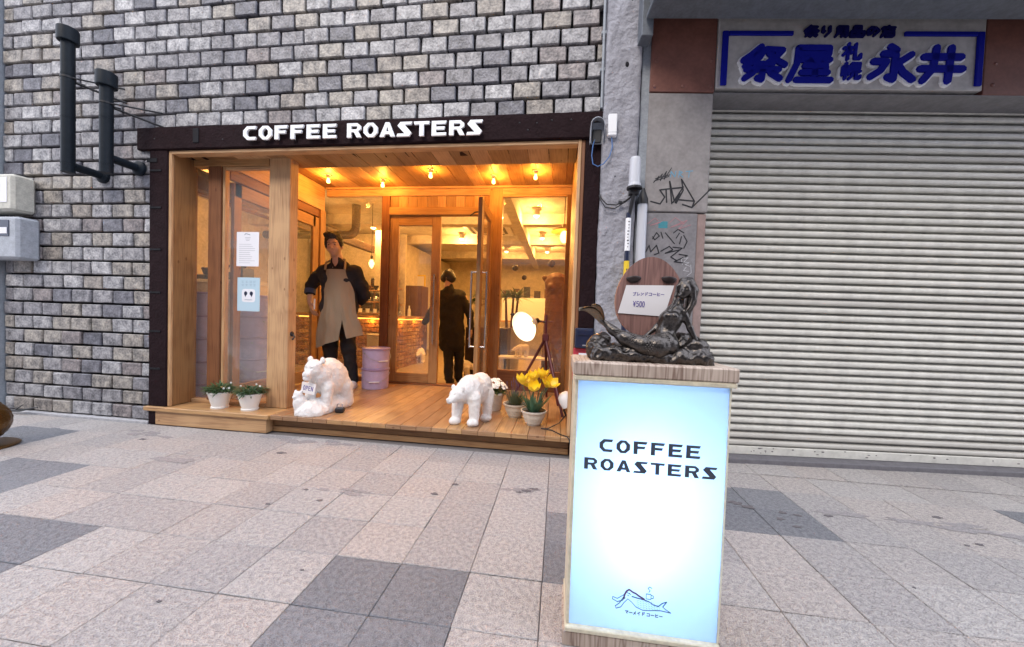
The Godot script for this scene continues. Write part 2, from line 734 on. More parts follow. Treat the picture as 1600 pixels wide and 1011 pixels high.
	M.concrete = tri_mat(L(0.36, 0.36, 0.4), 0.85, mix_tex(n1, n3, 0.6, 0.4, 0.62, 1.0), 1.1, height_tex(n1, n2, 0.6, 0.4), 2.0)
	M.plinth = tri_mat(L(0.5, 0.5, 0.52), 0.8, blotch, 0.5)
	M.panel = tri_mat(L(0.3, 0.28, 0.275), 0.5, blotch, 0.9)
	M.panel_low = tri_mat(L(0.235, 0.225, 0.235), 0.5, blotch, 0.7)
	M.redpanel = tri_mat(L(0.2, 0.082, 0.062), 0.5, blotch, 0.8)
	M.pinkjamb = tri_mat(L(0.32, 0.23, 0.21), 0.6, blotch, 0.8)
	M.strip = tri_mat(L(0.3, 0.33, 0.37), 0.5, blotch, 0.5)
	M.signbox = tri_mat(L(0.5, 0.48, 0.47), 0.5, blotch, 1.1)
	M.soffit = tri_mat(L(0.22, 0.215, 0.225), 0.6, blotch, 0.9)
	M.shutter = tri_mat(L(0.68, 0.67, 0.615), 0.38, mix_tex(n1, n2, 0.7, 0.3, 0.76, 1.0), 0.9)
	M.shutter_dark = tri_mat(L(0.55, 0.535, 0.49), 0.42, mix_tex(n1, n2, 0.7, 0.3, 0.86, 1.0), 1.3)
	M.sill = tri_mat(L(0.16, 0.155, 0.17), 0.8, blotch, 0.5)
	M.steel = tri_mat(L(0.17, 0.19, 0.22), 0.5, blotch, 0.6)
	M.steel.metallic = 0.3
	M.blue = mat(L(0.006, 0.009, 0.24), 0.6)
	M.blue.metallic_specular = 0.2
	M.blue_dark = mat(L(0.006, 0.006, 0.08), 0.6)
	M.blue_dark.metallic_specular = 0.2
	M.white = mat(L(0.82, 0.83, 0.85), 0.45)
	M.letter_white = mat(L(0.88, 0.9, 0.93), 0.4)
	M.flue = tri_mat(L(0.012, 0.018, 0.026), 0.5, blotch, 0.3)
	M.flue.metallic_specular = 0.3
	M.black = mat(L(0.012, 0.012, 0.015), 0.5)
	M.iron = mat(L(0.03, 0.03, 0.035), 0.4, 0.4)
	M.plaster = tri_mat(L(0.84, 0.81, 0.78), 0.6, mix_tex(n2, n3, 0.6, 0.4, 0.86, 1.0), 0.3, rough_h, 0.5)
	M.bronze = tri_mat(L(0.125, 0.11, 0.1), 0.28, mix_tex(n2, n3, 0.6, 0.4, 0.4, 1.0), 0.16, height_tex(n2, n3, 0.5, 0.5), 0.05)
	M.bronze.metallic = 0.9
	M.bronze_hi = tri_mat(L(0.26, 0.21, 0.15), 0.33, mix_tex(n2, n3, 0.6, 0.4, 0.4, 1.0), 0.12)
	M.bronze_hi.metallic = 0.8
	M.gold = tri_mat(L(0.22, 0.11, 0.03), 0.3, mix_tex(n2, n3, 0.6, 0.4, 0.25, 1.0), 0.2)
	M.gold.metallic = 0.7
	M.lilac_lid = mat(L(0.36, 0.27, 0.45), 0.4)
	M.lilac = tri_mat(L(0.58, 0.49, 0.74), 0.4, mix_tex(n1, n2, 0.6, 0.4, 0.85, 1.0), 0.4)
	M.lilac_dull = tri_mat(L(0.52, 0.45, 0.7), 0.45, mix_tex(n1, n2, 0.6, 0.4, 0.8, 1.0), 0.4)
	M.galv = mat(L(0.45, 0.45, 0.48), 0.35, 0.7)
	M.cream = tri_mat(L(0.72, 0.68, 0.6), 0.6, blotch, 0.2)
	M.pot_white = mat(L(0.82, 0.81, 0.78), 0.45)
	M.soil = tri_mat(L(0.03, 0.02, 0.015), 0.95, gr, 0.1)
	M.leaf0 = mat(L(0.035, 0.085, 0.03), 0.5)
	M.leaf1 = mat(L(0.06, 0.13, 0.06), 0.5)
	M.leaf_grey = mat(L(0.1, 0.14, 0.09), 0.6)
	M.tulip_leaf = mat(L(0.06, 0.15, 0.09), 0.45)
	for k in ["leaf0", "leaf1", "leaf_grey", "tulip_leaf"]:
		M[k].backlight_enabled = true
		M[k].backlight = Color(0.25, 0.3, 0.2)
	M.yellow = mat(L(0.95, 0.66, 0.01), 0.4)
	M.yellow.backlight_enabled = true
	M.yellow.backlight = Color(0.5, 0.5, 0.4)
	M.petal_white = mat(L(0.88, 0.87, 0.84), 0.5)
	M.skin = mat(L(0.52, 0.33, 0.24), 0.5)
	M.skin.subsurf_scatter_enabled = true
	M.skin.subsurf_scatter_strength = 0.1
	M.hair = mat(L(0.012, 0.01, 0.009), 0.45)
	M.shirt = tri_mat(L(0.014, 0.015, 0.024), 0.85, blotch, 0.3)
	M.cuff = mat(L(0.05, 0.07, 0.14), 0.8)
	M.trouser = tri_mat(L(0.014, 0.013, 0.016), 0.85, blotch, 0.3)
	M.coat = tri_mat(L(0.016, 0.013, 0.012), 0.85, blotch, 0.3)
	M.linen = tri_mat(L(0.35, 0.285, 0.205), 0.9, mix_tex(n3, n4, 0.5, 0.5, 0.75, 1.0), 0.15, height_tex(n4, n3, 0.5, 0.5), 0.08)
	M.sneaker = mat(L(0.78, 0.77, 0.76), 0.6)
	M.eye_white = mat(L(0.6, 0.58, 0.55), 0.3)
	M.lip = mat(L(0.3, 0.12, 0.1), 0.5)
	M.paper = mat(L(0.8, 0.81, 0.86), 0.7)
	M.paper_blue = mat(L(0.46, 0.62, 0.72), 0.7)
	M.paper_warm = mat(L(0.78, 0.74, 0.72), 0.7)
	M.ink = mat(L(0.05, 0.05, 0.06), 0.7)
	M.ink_grey = mat(L(0.3, 0.32, 0.36), 0.7)
	M.ink_violet = mat(L(0.12, 0.09, 0.3), 0.7)
	M.sign_ink = mat(L(0.045, 0.05, 0.065), 0.6)
	M.sign_ink_blue = mat(L(0.03, 0.07, 0.14), 0.6)
	M.navy = mat(L(0.01, 0.016, 0.045), 0.3)
	M.red = mat(L(0.5, 0.04, 0.06), 0.5)
	M.tape_yellow = mat(L(0.75, 0.52, 0.02), 0.5)
	M.plastic = mat(L(0.55, 0.57, 0.62), 0.3)
	M.meter = tri_mat(L(0.6, 0.59, 0.52), 0.5, blotch, 0.4)
	M.meter_grey = tri_mat(L(0.42, 0.45, 0.5), 0.5, blotch, 0.4)
	M.cable_blue = mat(L(0.06, 0.16, 0.4), 0.5)
	M.chrome = mat(L(0.5, 0.5, 0.52), 0.25, 0.9)
	M.redwood = mat(L(0.1, 0.02, 0.03), 0.45)
	M.wall_in = tri_mat(L(0.68, 0.6, 0.46), 0.85, blotch, 1.5)
	M.ceil_in = tri_mat(L(0.62, 0.56, 0.46), 0.85, blotch, 1.5)
	M.floor_in = tri_mat(L(0.42, 0.33, 0.24), 0.5, blotch, 0.8)
	M.brick_warm0 = tri_mat(L(0.5, 0.27, 0.14), 0.85, stone, 0.4)
	M.brick_warm1 = tri_mat(L(0.6, 0.38, 0.22), 0.85, stone, 0.4)
	M.brick_warm2 = tri_mat(L(0.42, 0.2, 0.1), 0.85, stone, 0.4)
	M.duct = mat(L(0.025, 0.013, 0.011), 0.45)
	M.glass = pane(0.05)
	M.bulb = glow(Color(1.0, 0.78, 0.38), 7.0)
	M.bulb_soft = glow(Color(1.0, 0.78, 0.45), 4.0)
	M.spot = glow(Color(1.0, 0.86, 0.62), 5.0)
	M.led = glow(Color(1.0, 0.7, 0.3), 2.2)

# ================================================================ the scene
func _ready() -> void:
	rng.seed = 20240
	var cam := Camera3D.new()
	cam.name = "camera"
	cam.projection = Camera3D.PROJECTION_FRUSTUM
	cam.near = 0.05
	cam.far = 120.0
	cam.size = 0.05 * 2.0 * 505.5 / 570.0
	cam.frustum_offset = Vector2(0.0, 0.05 * 9.5 / 570.0)
	cam.position = V(0, 0.95, 2.546)
	cam.basis = Basis.from_euler(Vector3(-0.0298, 0.1273, 0.0353))
	add_child(cam)
	cam.current = true

	var sky := ProceduralSkyMaterial.new()
	sky.sky_top_color = Color(0.885, 0.91, 0.975)
	sky.sky_horizon_color = Color(0.845, 0.865, 0.935)
	sky.ground_bottom_color = Color(0.45, 0.44, 0.46)
	sky.ground_horizon_color = Color(0.6, 0.6, 0.63)
	sky.sky_energy_multiplier = 1.0
	var env := Environment.new()
	env.background_mode = Environment.BG_SKY
	env.sky = Sky.new()
	env.sky.sky_material = sky
	env.background_energy_multiplier = 2.0
	env.tonemap_mode = Environment.TONE_MAPPER_LINEAR
	env.tonemap_exposure = 1.62
	env.sdfgi_enabled = true
	env.ssao_enabled = true
	env.ssil_enabled = true
	var we := WorldEnvironment.new()
	we.name = "environment"
	we.environment = env
	add_child(we)
	var sun := DirectionalLight3D.new()
	sun.name = "sun"
	sun.light_color = Color(1.0, 0.96, 0.92)
	sun.light_energy = 0.45
	sun.light_angular_distance = 20.0
	sun.shadow_enabled = true
	sun.look_at_from_position(V(-2.5, 6.0, 6.0), V(0, 0, 0))
	add_child(sun)

	make_materials()
	build_ground()
	build_brick_wall()
	build_frame()
	build_lettering()
	build_shopfront()
	build_deck()
	build_room()
	build_next_door()
	build_opposite()
	build_wall_things()
	build_pavement_sign()
	build_statue()
	build_plaque()
	build_bears()
	build_pots()
	build_tripod_lamp()
	build_cans()
	build_people()
	build_interior_things()

# ---------------------------------------------------------------- street
func build_ground() -> void:
	var g := Mb.new()
	g.box(V(0, -0.06, 20), V(120, 0.1, 60), 0.0)
	structure("ground", g, M.joint)
	var pav := Node3D.new()
	pav.name = "pavement"
	pav.set_meta("kind", "structure")
	add_child(pav)
	var X0 := -0.025
	var W := 0.268
	var Z0 := 1.24
	var D := 0.246
	var dark := {}
	for q in [[-3, 0], [0, -2], [3, -4], [-9, 0], [9, -4], [-15, -4], [-12, -2]]:
		for a in 2:
			for b in 2:
				dark[Vector2i(q[0] + a, q[1] + b)] = true
	var meshes := []
	for i in 6:
		var b := Mb.new()
		b.box(V(0, -0.02, 0), V(W - 0.0034, 0.04, D - 0.0034), 0.002, Basis.IDENTITY, 0.0012, rng)
		meshes.append(b.mesh())
	var rest := Mb.new()
	for j in range(-7, 16):
		for i in range(-34, 26):
			if j < -5 and i < 2:
				continue
			var z0 := Z0 + j * D
			var c := V(X0 + (i + 0.5) * W, rng.randf_range(-0.0008, 0.0008), z0 + D * 0.5)
			if j == -5:
				c.z += 0.02
			if i >= -18 and i <= 12 and j <= 1:
				var m: Material = M["granite%d" % rng.randi_range(0, 3)]
				if dark.has(Vector2i(i, j)):
					m = M["granite_dark%d" % rng.randi_range(0, 1)]
				put("paving_tile", meshes[rng.randi_range(0, 5)], m, pav, c)
			else:
				rest.box(c + V(0, -0.02, 0), V(W - 0.0034, 0.04, D - 0.0034), 0.002)
	var o := put("paving_tile", rest, M.granite0, pav)
	o.set_meta("kind", "stuff")
	# old stains and chewing-gum spots
	var spots := [[0.98, 0.47, 0.035], [1.03, 0.5, 0.03], [1.18, 0.53, 0.028], [1.24, 0.545, 0.02], [1.13, 0.6, 0.022], [1.17, 0.66, 0.02], [1.4, 0.52, 0.02], [1.98, 0.42, 0.022], [1.93, 0.66, 0.018], [1.86, 0.68, 0.013], [-0.62, 0.69, 0.022], [-0.14, 0.56, 0.03], [-0.1, 0.53, 0.025], [-0.18, 0.58, 0.018], [-0.55, 0.56, 0.02], [-1.16, 0.87, 0.02], [-1.3, 0.78, 0.018], [-0.9, 1.34, 0.008], [-1.24, 1.55, 0.012], [1.35, 1.03, 0.007], [-1.8, 0.35, 0.03], [-2.9, 0.33, 0.03], [-1.38, 0.95, 0.014]]
	var st := Mb.new()
	var faint := Mb.new()
	var r := RandomNumberGenerator.new()
	r.seed = 5
	for s in spots:
		var po := PackedVector2Array()
		for k in 12:
			var a := TAU * k / 12
			var q: float = s[2] * r.randf_range(0.35, 1.1) * 0.8
			po.append(Vector2(s[0] + cos(a) * q * 1.5, -s[1] + sin(a) * q * 0.75))
		st.prism(po, 0.001, 0.0035, Transform3D(Basis(Vector3.RIGHT, -PI / 2), Vector3.ZERO))
	for q in [[-1.95, 0.12, 0.22, 0.05], [-1.6, 0.1, 0.16, 0.04], [-2.35, 0.62, 0.2, 0.05], [0.35, 0.32, 0.2, 0.05], [1.75, 0.5, 0.3, 0.05], [2.2, 0.55, 0.25, 0.04], [-1.1, 0.75, 0.12, 0.03], [-0.2, 0.53, 0.1, 0.035], [-3.0, 0.22, 0.2, 0.05]]:
		for j in 5:
			var po := PackedVector2Array()
			var cx: float = q[0] + r.randf_range(-1, 1) * q[2]
			var cz: float = q[1] + r.randf_range(-1, 1) * q[3]
			for k in 14:
				var a := TAU * k / 14
				var e := r.randf_range(0.45, 1.2)
				po.append(Vector2(cx + cos(a) * q[2] * 0.4 * e, -cz + sin(a) * q[3] * 0.55 * e))
			faint.prism(po, 0.0006, 0.0014 + 0.0002 * j, Transform3D(Basis(Vector3.RIGHT, -PI / 2), Vector3.ZERO))
	var fo := structure("street_stain", faint, M.stain_faint)
	fo.set_meta("kind", "stuff")
	var so := structure("street_stain", st, M.stain)
	so.set_meta("kind", "stuff")

# ---------------------------------------------------------------- the stone-brick wall
func build_brick_wall() -> void:
	var w := thing("brick_wall", "grey stone brick wall with dark joints around the coffee shopfront", "wall")
	# dark mortar backing: above, left of and under the frame
	var b := Mb.new()
	b.box(V(-2.25, 3.55, -0.155), V(4.95, 2.38, 0.21), 0.0)
	b.box(V(-4.0, 1.18, -0.155), V(1.46, 2.36, 0.21), 0.0)
	put("mortar", b, M.mortar, w)
	bx("plinth", V(-4.72, -0.02, -0.03), V(-3.262, 0.018, 0.022), M.plinth, w, 0, 0.004)
	var P := 0.1166
	var BW := 0.197
	var meshes := []
	for i in 12:
		var m := Mb.new()
		m.box(V(0, 0, -0.03), V(BW - 0.0165, P - 0.0165, 0.06), 0.006, Basis.IDENTITY, 0.003, rng)
		meshes.append(m.mesh())
	var list := []
	for r in range(0, 33):
		var y0 := 0.0206 + r * P
		var x := -4.72 + (BW * 0.5 if r % 2 == 0 else 0.0)
		if r % 2 == 0:
			list.append([-4.72, x, y0])
		while x < 0.225:
			var x1 := x + BW + rng.randf_range(-0.004, 0.004)
			if y0 > 2.3:
				list.append([x, minf(x1, 0.228), y0])
			elif x < -3.3:
				list.append([x, minf(x1, -3.262), y0])
			x = x1
	# the nearest in view first
	list.sort_custom(func(a, q): return Vector2(a[0] * 0.8 + 0.6, (a[2] - 1.0) * 1.25).length() < Vector2(q[0] * 0.8 + 0.6, (q[2] - 1.0) * 1.25).length())
	var rest := []
	for i in 10:
		rest.append(Mb.new())
	var n := 0
	for q in list:
		var wd: float = q[1] - q[0]
		if wd < 0.03:
			continue
		var at := V((q[0] + q[1]) * 0.5, q[2] + P * 0.5, rng.randf_range(-0.006, 0.004))
		var k := rng.randi_range(0, 9)
		if rng.randf() < 0.35:
			k = [1, 2, 6][rng.randi_range(0, 2)]
		if n < 298:
			var o := put("brick", meshes[rng.randi_range(0, 11)], M["stone%d" % k], w, at)
			o.scale.x = (wd - 0.0165) / (BW - 0.0165)
			n += 1
		else:
			rest[k].box(at + V(0, 0, -0.03), V(wd - 0.0165, P - 0.0165, 0.06), 0.006, Basis.IDENTITY, 0.0028, rng)
	var am := ArrayMesh.new()
	for k in 10:
		if rest[k].v.size():
			var ar: Array = (rest[k] as Mb).mesh().surface_get_arrays(0)
			am.add_surface_from_arrays(Mesh.PRIMITIVE_TRIANGLES, ar)
			am.surface_set_material(am.get_surface_count() - 1, M["stone%d" % k])
	var ro := put("brick", am, null, w)
	ro.set_meta("kind", "stuff")
	# the corner pilaster at the far left
	var p := thing("corner_pilaster", "smooth grey pilaster closing the brick wall at the left edge", "pilaster")
	bx("shaft", V(-5.6, -0.02, -0.25), V(-4.724, 4.6, 0.045), M.strip, p, 1, 0.008)

# ---------------------------------------------------------------- the dark frame round the shopfront
func rough_bar(lo: Vector3, hi: Vector3, seg: int, amp: float, ax: int) -> Mb:
	# a bar whose long edges wander a little, as hand-trowelled mortar does
	var b := Mb.new()
	var nz := noise(77, 3.0, 3)
	var p := []
	for i in seg + 1:
		var u := float(i) / seg
		var q := lo.lerp(hi, u)
		var row := []
		for k in 8:
			var ang := TAU * k / 8 + PI / 8
			var c := V(0, 0, 0)
			var s0 := signf(cos(ang)) * (1.0 if absf(cos(ang)) > 0.5 else 0.93)
			var s1 := signf(sin(ang)) * (1.0 if absf(sin(ang)) > 0.5 else 0.93)
			var j := nz.get_noise_2d(u * (hi - lo)[ax] * 2.2, k * 9.1) * amp
			if ax == 0:
				c = V(q.x, lerpf(lo.y, hi.y, 0.5 + 0.5 * s0) + j, lerpf(lo.z, hi.z, 0.5 - 0.5 * s1))
			else:
				c = V(lerpf(lo.x, hi.x, 0.5 + 0.5 * s0) + j, q.y, lerpf(lo.z, hi.z, 0.5 + 0.5 * s1))
			row.append(c)
		p.append(row)
	for i in seg:
		for k in 8:
			b.quad(p[i][k], p[i][(k + 1) % 8], p[i + 1][(k + 1) % 8], p[i + 1][k])
	for e in [0, seg]:
		var m := Vector3.ZERO
		for q in p[e]:
			m += q / 8.0
		for k in 8:
			b._t(m, p[e][k], p[e][(k + 1) % 8], (lo + hi) * 0.5)
	return b

func build_frame() -> void:
	var f := thing("storefront_surround", "dark purplish brown rendered surround of the coffee shopfront", "surround")
	put("lintel", rough_bar(V(-3.36, 2.178, -0.2), V(0.236, 2.352, 0.03), 60, 0.006, 0), M.dark_frame, f)
	put("side_panel", rough_bar(V(-3.262, 0.0, -0.2), V(-3.098, 2.178, 0.018), 40, 0.004, 1), M.dark_frame, f)
	put("side_panel", rough_bar(V(0.132, 0.0, -0.2), V(0.236, 2.178, 0.012), 40, 0.003, 1), M.dark_frame, f)
	# slots where the brick courses bite into the side
	for y in [2.02, 1.73, 1.40, 1.06, 0.75, 0.45]:
		bx("slot", V(-3.25, y - 0.007, 0.0195), V(-3.15, y + 0.007, 0.0235), M.mortar, f, 0, 0.0)
	bx("slot", V(-2.855, 2.22, 0.03), V(-2.805, 2.33, 0.036), M.mortar, f, 1, 0.002)
	bx("slot", V(-3.28, 2.085, 0.0165), V(-3.19, 2.115, 0.0225), M.mortar, f, 0, 0.0)
	var k := Mb.new()
	for q in [[-0.32, 2.29], [-0.2, 2.285], [-0.1, 2.3], [-0.26, 2.24], [0.03, 2.3], [-0.95, 2.31], [-1.45, 2.21], [-1.9, 2.31], [-2.6, 2.24], [-3.2, 2.26]]:
		k.ball(V(q[0], q[1], 0.03), V(0.006, 0.006, 0.004), 8)
	put("nail", k, M.black, f)

# ---------------------------------------------------------------- wide flared lettering
const LETTER := {
	"C": "30,100 100,100 93,79 44,79 28,61 28,39 44,21 100,21 93,0 30,0 0,30 0,70",
	"O": "50,100 30,100 0,70 0,30 30,0 50,0 50,19 43,19 28,38 28,62 43,81 50,81|50,81 57,81 72,62 72,38 57,19 50,19 50,0 70,0 100,30 100,70 70,100 50,100",
	"F": "0,0 0,100 100,100 92,79 30,79 30,62 86,62 80,42 30,42 30,0",
	"E": "0,0 0,100 100,100 93,80 30,80 30,61 90,61 84,41 30,41 30,20 100,20 96,0",
	"R": "0,0 0,100 30,100 30,0|30,100 76,100 100,80 100,58 80,44 104,0 70,0 50,38 30,38 30,57 66,57 75,63 75,75 66,81 30,81",
	"A": "-4,0 36,100 50,100 50,72 41,38 50,38 50,18 34,18 27,0|50,100 64,100 104,0 73,0 66,18 50,18 50,38 59,38 50,72",
	"S": "22,100 104,100 97,81 52,81 100,24 84,0 -4,0 3,19 52,19 2,74",
	"T": "-4,100 104,100 100,80 65,80 65,0 35,0 35,80 0,80",
}

func letter(ch: String, w: float, h: float, z0: float, z1: float, x: Transform3D) -> Mb:
	var b := Mb.new()
	for o in (LETTER[ch] as String).split("|"):
		var po := PackedVector2Array()
		for p in lines(o)[0]:
			po.append(Vector2(p.x * w, p.y * h))
		b.prism(po, z0, z1, x)
	return b

func build_lettering() -> void:
	var s := thing("shop_lettering", "white raised capitals COFFEE ROASTERS on the dark lintel", "lettering")
	var pos := []
	for i in 6:
		pos.append([("COFFEE")[i], -2.398 + i * 0.1288])
	for i in 8:
		pos.append([("ROASTERS")[i], -1.566 + i * 0.1265])
	for q in pos:
		put("letter", letter(q[0], 0.106, 0.1, 0.0, 0.014, Transform3D(Basis.IDENTITY, V(q[1], 2.316 - 0.1 - (q[1] + 2.4) * 0.006, 0.046))), M.letter_white, s)
	var b := Mb.new()
	for q in pos:
		b.tube([V(q[1] + 0.02, 2.29, 0.028), V(q[1] + 0.02, 2.29, 0.047)], 0.003, 6)
	put("stud", b, M.black, s)

# ---------------------------------------------------------------- timber shopfront
func build_shopfront() -> void:
	var s := thing("timber_shopfront", "cedar timber coffee shopfront with recessed glazed porch", "shopfront")
	# trim boards lining the dark frame
	bx("trim_board", V(-3.097, 0.15, -0.19), V(-3.073, 2.176, -0.012), M.cedar2, s, 1)
	bx("trim_board", V(-3.098, 0.15, -0.011), V(-3.072, 2.176, 0.008), M.cedar1, s, 1)
	bx("trim_board", V(-3.072, 2.150, -0.06), V(0.083, 2.176, 0.008), M.cedar1, s, 0)
	bx("trim_board", V(0.084, 0.15, -0.1), V(0.106, 2.176, 0.012), M.cedar1, s, 1)
	bx("trim_board", V(0.107, 0.0, -0.1), V(0.131, 2.176, 0.006), M.cedar_red, s, 1)
	# left window, header, mullion, glazing at z = -0.2
	bx("window_header", V(-3.072, 2.125, -0.235), V(-2.38, 2.2, -0.165), M.cedar0, s, 0)
	bx("window_stile", V(-3.135, 0.15, -0.235), V(-3.105, 2.124, -0.175), M.cedar3, s, 1)
	bx("window_sill", V(-3.104, 0.146, -0.235), V(-2.38, 0.176, -0.165), M.cedar1, s, 0)
	bx("mullion", V(-2.93, 0.177, -0.245), V(-2.815, 2.124, -0.165), M.cedar_red, s, 1)
	bx("window_stile", V(-2.812, 0.177, -0.225), V(-2.79, 2.124, -0.18), M.cedar1, s, 1)
	bx("window_stile", V(-2.79, 2.1, -0.22), V(-2.378, 2.124, -0.185), M.cedar1, s, 0)
	bx("glass_pane", V(-3.104, 0.177, -0.204), V(-2.931, 2.124, -0.198), M.glass, s, 1, 0.0)
	bx("glass_pane", V(-2.789, 0.177, -0.204), V(-2.379, 2.1, -0.198), M.glass, s, 1, 0.0)
	# corner post
	var post := bx("post", V(-2.377, 0.146, -0.265), V(-2.19, 2.42, -0.168), M.cedar1, s, 1, 0.005)
	var kb := Mb.new()
	kb.ball(V(-2.187, 0.76, -0.215), V(0.012, 0.022, 0.022), 12)
	kb.tube([V(-2.187, 0.76, -0.215), V(-2.16, 0.735, -0.21), V(-2.165, 0.715, -0.19)], 0.008, 8)
	put("latch", kb, M.iron, post)
	# porch ceiling: front soffit boards, a lip, then the higher boards
	var x := -2.8
	while x < 0.08:
		var w := minf(rng.randf_range(0.14, 0.155), 0.083 - x)
		if w < 0.02:
			break
		var m: Material = M["cedar%d" % rng.randi_range(0, 3)]
		bx("ceiling_board", V(x, 2.176, -0.36), V(x + w - 0.003, 2.196, -0.061), m, s, 2, 0.002)
		bx("ceiling_board", V(x, 2.42, -1.5), V(x + w - 0.003, 2.44, -0.375), m, s, 2, 0.002)
		x += w
	bx("ceiling_board", V(-3.097, 2.177, -0.36), V(-2.803, 2.197, -0.061), M.cedar2, s, 0, 0.002)
	bx("ceiling_lip", V(-2.8, 2.197, -0.374), V(0.083, 2.44, -0.34), M.cedar2, s, 0)
	# left side wall of the porch, at x = -2.8
	bx("side_header", V(-2.86, 2.14, -1.49), V(-2.8, 2.42, -0.25), M.cedar1, s, 2)
	bx("side_header", V(-2.85, 2.05, -1.49), V(-2.81, 2.137, -0.25), M.cedar_red, s, 2)
	bx("side_post", V(-2.87, 0.146, -1.5), V(-2.79, 2.14, -1.41), M.cedar0, s, 1)
	var sd := bx("side_door", V(-2.84, 1.92, -1.34), V(-2.805, 2.035, -0.29), M.cedar0, s, 2)
	for q in [[-0.36, -0.285], [-1.4, -1.3]]:
		bx("stile", V(-2.84, 0.16, q[0]), V(-2.805, 2.035, q[1]), M.cedar0, sd, 1)
	bx("rail", V(-2.84, 0.16, -1.299), V(-2.805, 0.28, -0.361), M.cedar0, sd, 2)
	bx("glass_pane", V(-2.825, 0.28, -1.3), V(-2.82, 1.92, -0.36), M.glass, sd, 1, 0.0)
	# right side wall of the porch
	bx("side_lining", V(0.084, 0.146, -1.5), V(0.104, 2.42, -0.101), M.cedar2, s, 1)
	# back wall at z = -1.5
	bx("back_header", V(-2.79, 2.32, -1.56), V(0.083, 2.42, -1.5), M.cedar1, s, 0)
	bx("back_cornice", V(-2.79, 2.395, -1.5), V(0.083, 2.419, -1.475), M.cedar1, s, 0)
	bx("back_post", V(-2.09, 0.146, -1.575), V(-1.995, 2.319, -1.495), M.cedar_red, s, 1)
	bx("back_post", V(-0.825, 0.146, -1.575), V(-0.672, 2.394, -1.499), M.cedar0, s, 1)
	bx("back_post", V(0.04, 0.146, -1.575), V(0.083, 2.319, -1.497), M.cedar2, s, 1)
	# boards over the doors
	x = -1.993
	while x < -0.83:
		var w := minf(rng.randf_range(0.1, 0.13), -0.827 - x)
		bx("transom_board", V(x, 2.19, -1.55), V(x + w - 0.002, 2.318, -1.515 + rng.randf_range(0, 0.006)), M["cedar%d" % rng.randi_range(0, 3)], s, 1, 0.002)
		x += w
		if w < 0.02:
			break
	bx("door_header", V(-1.994, 2.1, -1.57), V(-0.826, 2.188, -1.485), M.cedar0, s, 0)
	bx("threshold", V(-1.994, 0.1, -1.6), V(-0.826, 0.162, -1.49), M.cedar_red, s, 0)
	# left fixed pane, right fixed pane
	bx("glass_pane", V(-2.79, 0.2, -1.54), V(-2.091, 2.319, -1.534), M.glass, s, 1, 0.0)
	bx("pane_sill", V(-2.79, 0.146, -1.57), V(-2.091, 0.2, -1.5), M.cedar2, s, 0)
	bx("glass_pane", V(-0.671, 0.371, -1.54), V(0.039, 2.318, -1.534), M.glass, s, 1, 0.0)
	bx("pane_sill", V(-0.671, 0.146, -1.57), V(0.039, 0.37, -1.5), M.cedar_red, s, 0)
	bx("pane_bead", V(-0.671, 2.3, -1.53), V(0.039, 2.318, -1.497), M.cedar1, s, 0)
	# door leaves
	glazed_door(s, V(-1.992, 0.165, -1.54), 0.61, 1.925, 0.0, false)
	glazed_door(s, V(-0.79, 0.165, -1.46), 0.6, 1.925, -PI / 2 - 0.02, true)
	# shell that closes the porch off from the room
	bx("side_wall", V(0.107, -0.02, -1.6), V(0.23, 2.6, -0.21), M.darkwood, s, 1, 0.0)
	bx("porch_roof", V(-2.9, 2.45, -1.6), V(0.23, 2.6, -0.25), M.darkwood, s, 0, 0.0)

func glazed_door(s: Node3D, at: Vector3, w: float, h: float, turn: float, steel_loop: bool) -> void:
	var d := Node3D.new()
	d.name = "door"
	s.add_child(d, true)
	d.position = at
	d.rotation.y = turn
	if steel_loop:
		d.rotation.y = PI / 2 + PI + 0.02 # swung out towards the street
	bx("stile", V(0, 0, -0.02), V(0.105, h, 0.02), M.cedar0, d, 1)
	bx("stile", V(w - 0.105, 0, -0.02), V(w, h, 0.02), M.cedar0, d, 1)
	bx("rail", V(0.106, h - 0.1, -0.02), V(w - 0.106, h, 0.02), M.cedar0, d, 0)
	bx("rail", V(0.106, 0, -0.02), V(w - 0.106, 0.11, 0.02), M.cedar0, d, 0)
	bx("glass_pane", V(0.106, 0.11, -0.003), V(w - 0.106, h - 0.1, 0.003), M.glass, d, 1, 0.0)
	var hb := Mb.new()
	if steel_loop:
		for z in [-0.075, 0.075]:
			var sg := signf(z)
			hb.tube([V(w - 0.05, 0.5, sg * 0.02), V(w - 0.05, 0.5, z)], 0.009, 8)
			hb.tube([V(w - 0.05, 1.22, sg * 0.02), V(w - 0.05, 1.22, z)], 0.009, 8)
			hb.tube([V(w - 0.05, 0.49, z), V(w - 0.05, 1.23, z)], 0.01, 8)
	else:
		hb.tube([V(w - 0.05, 0.5, 0.02), V(w - 0.05, 0.5, 0.06)], 0.008, 8)
		hb.tube([V(w - 0.05, 1.22, 0.02), V(w - 0.05, 1.22, 0.06)], 0.008, 8)
		hb.tube([V(w - 0.05, 0.46, 0.06), V(w - 0.05, 1.26, 0.06)], 0.01, 8)
	put("handle", hb, M.chrome, d)
	if steel_loop:
		var c := Mb.new()
		c.box(V(0.2, h - 0.05, 0.04), V(0.22, 0.05, 0.035), 0.004)
		c.tube([V(0.2, h - 0.02, 0.05), V(0.1, h + 0.0, 0.16), V(-0.03, h + 0.0, 0.24)], 0.008, 6)
		put("closer", c, M.iron, d)

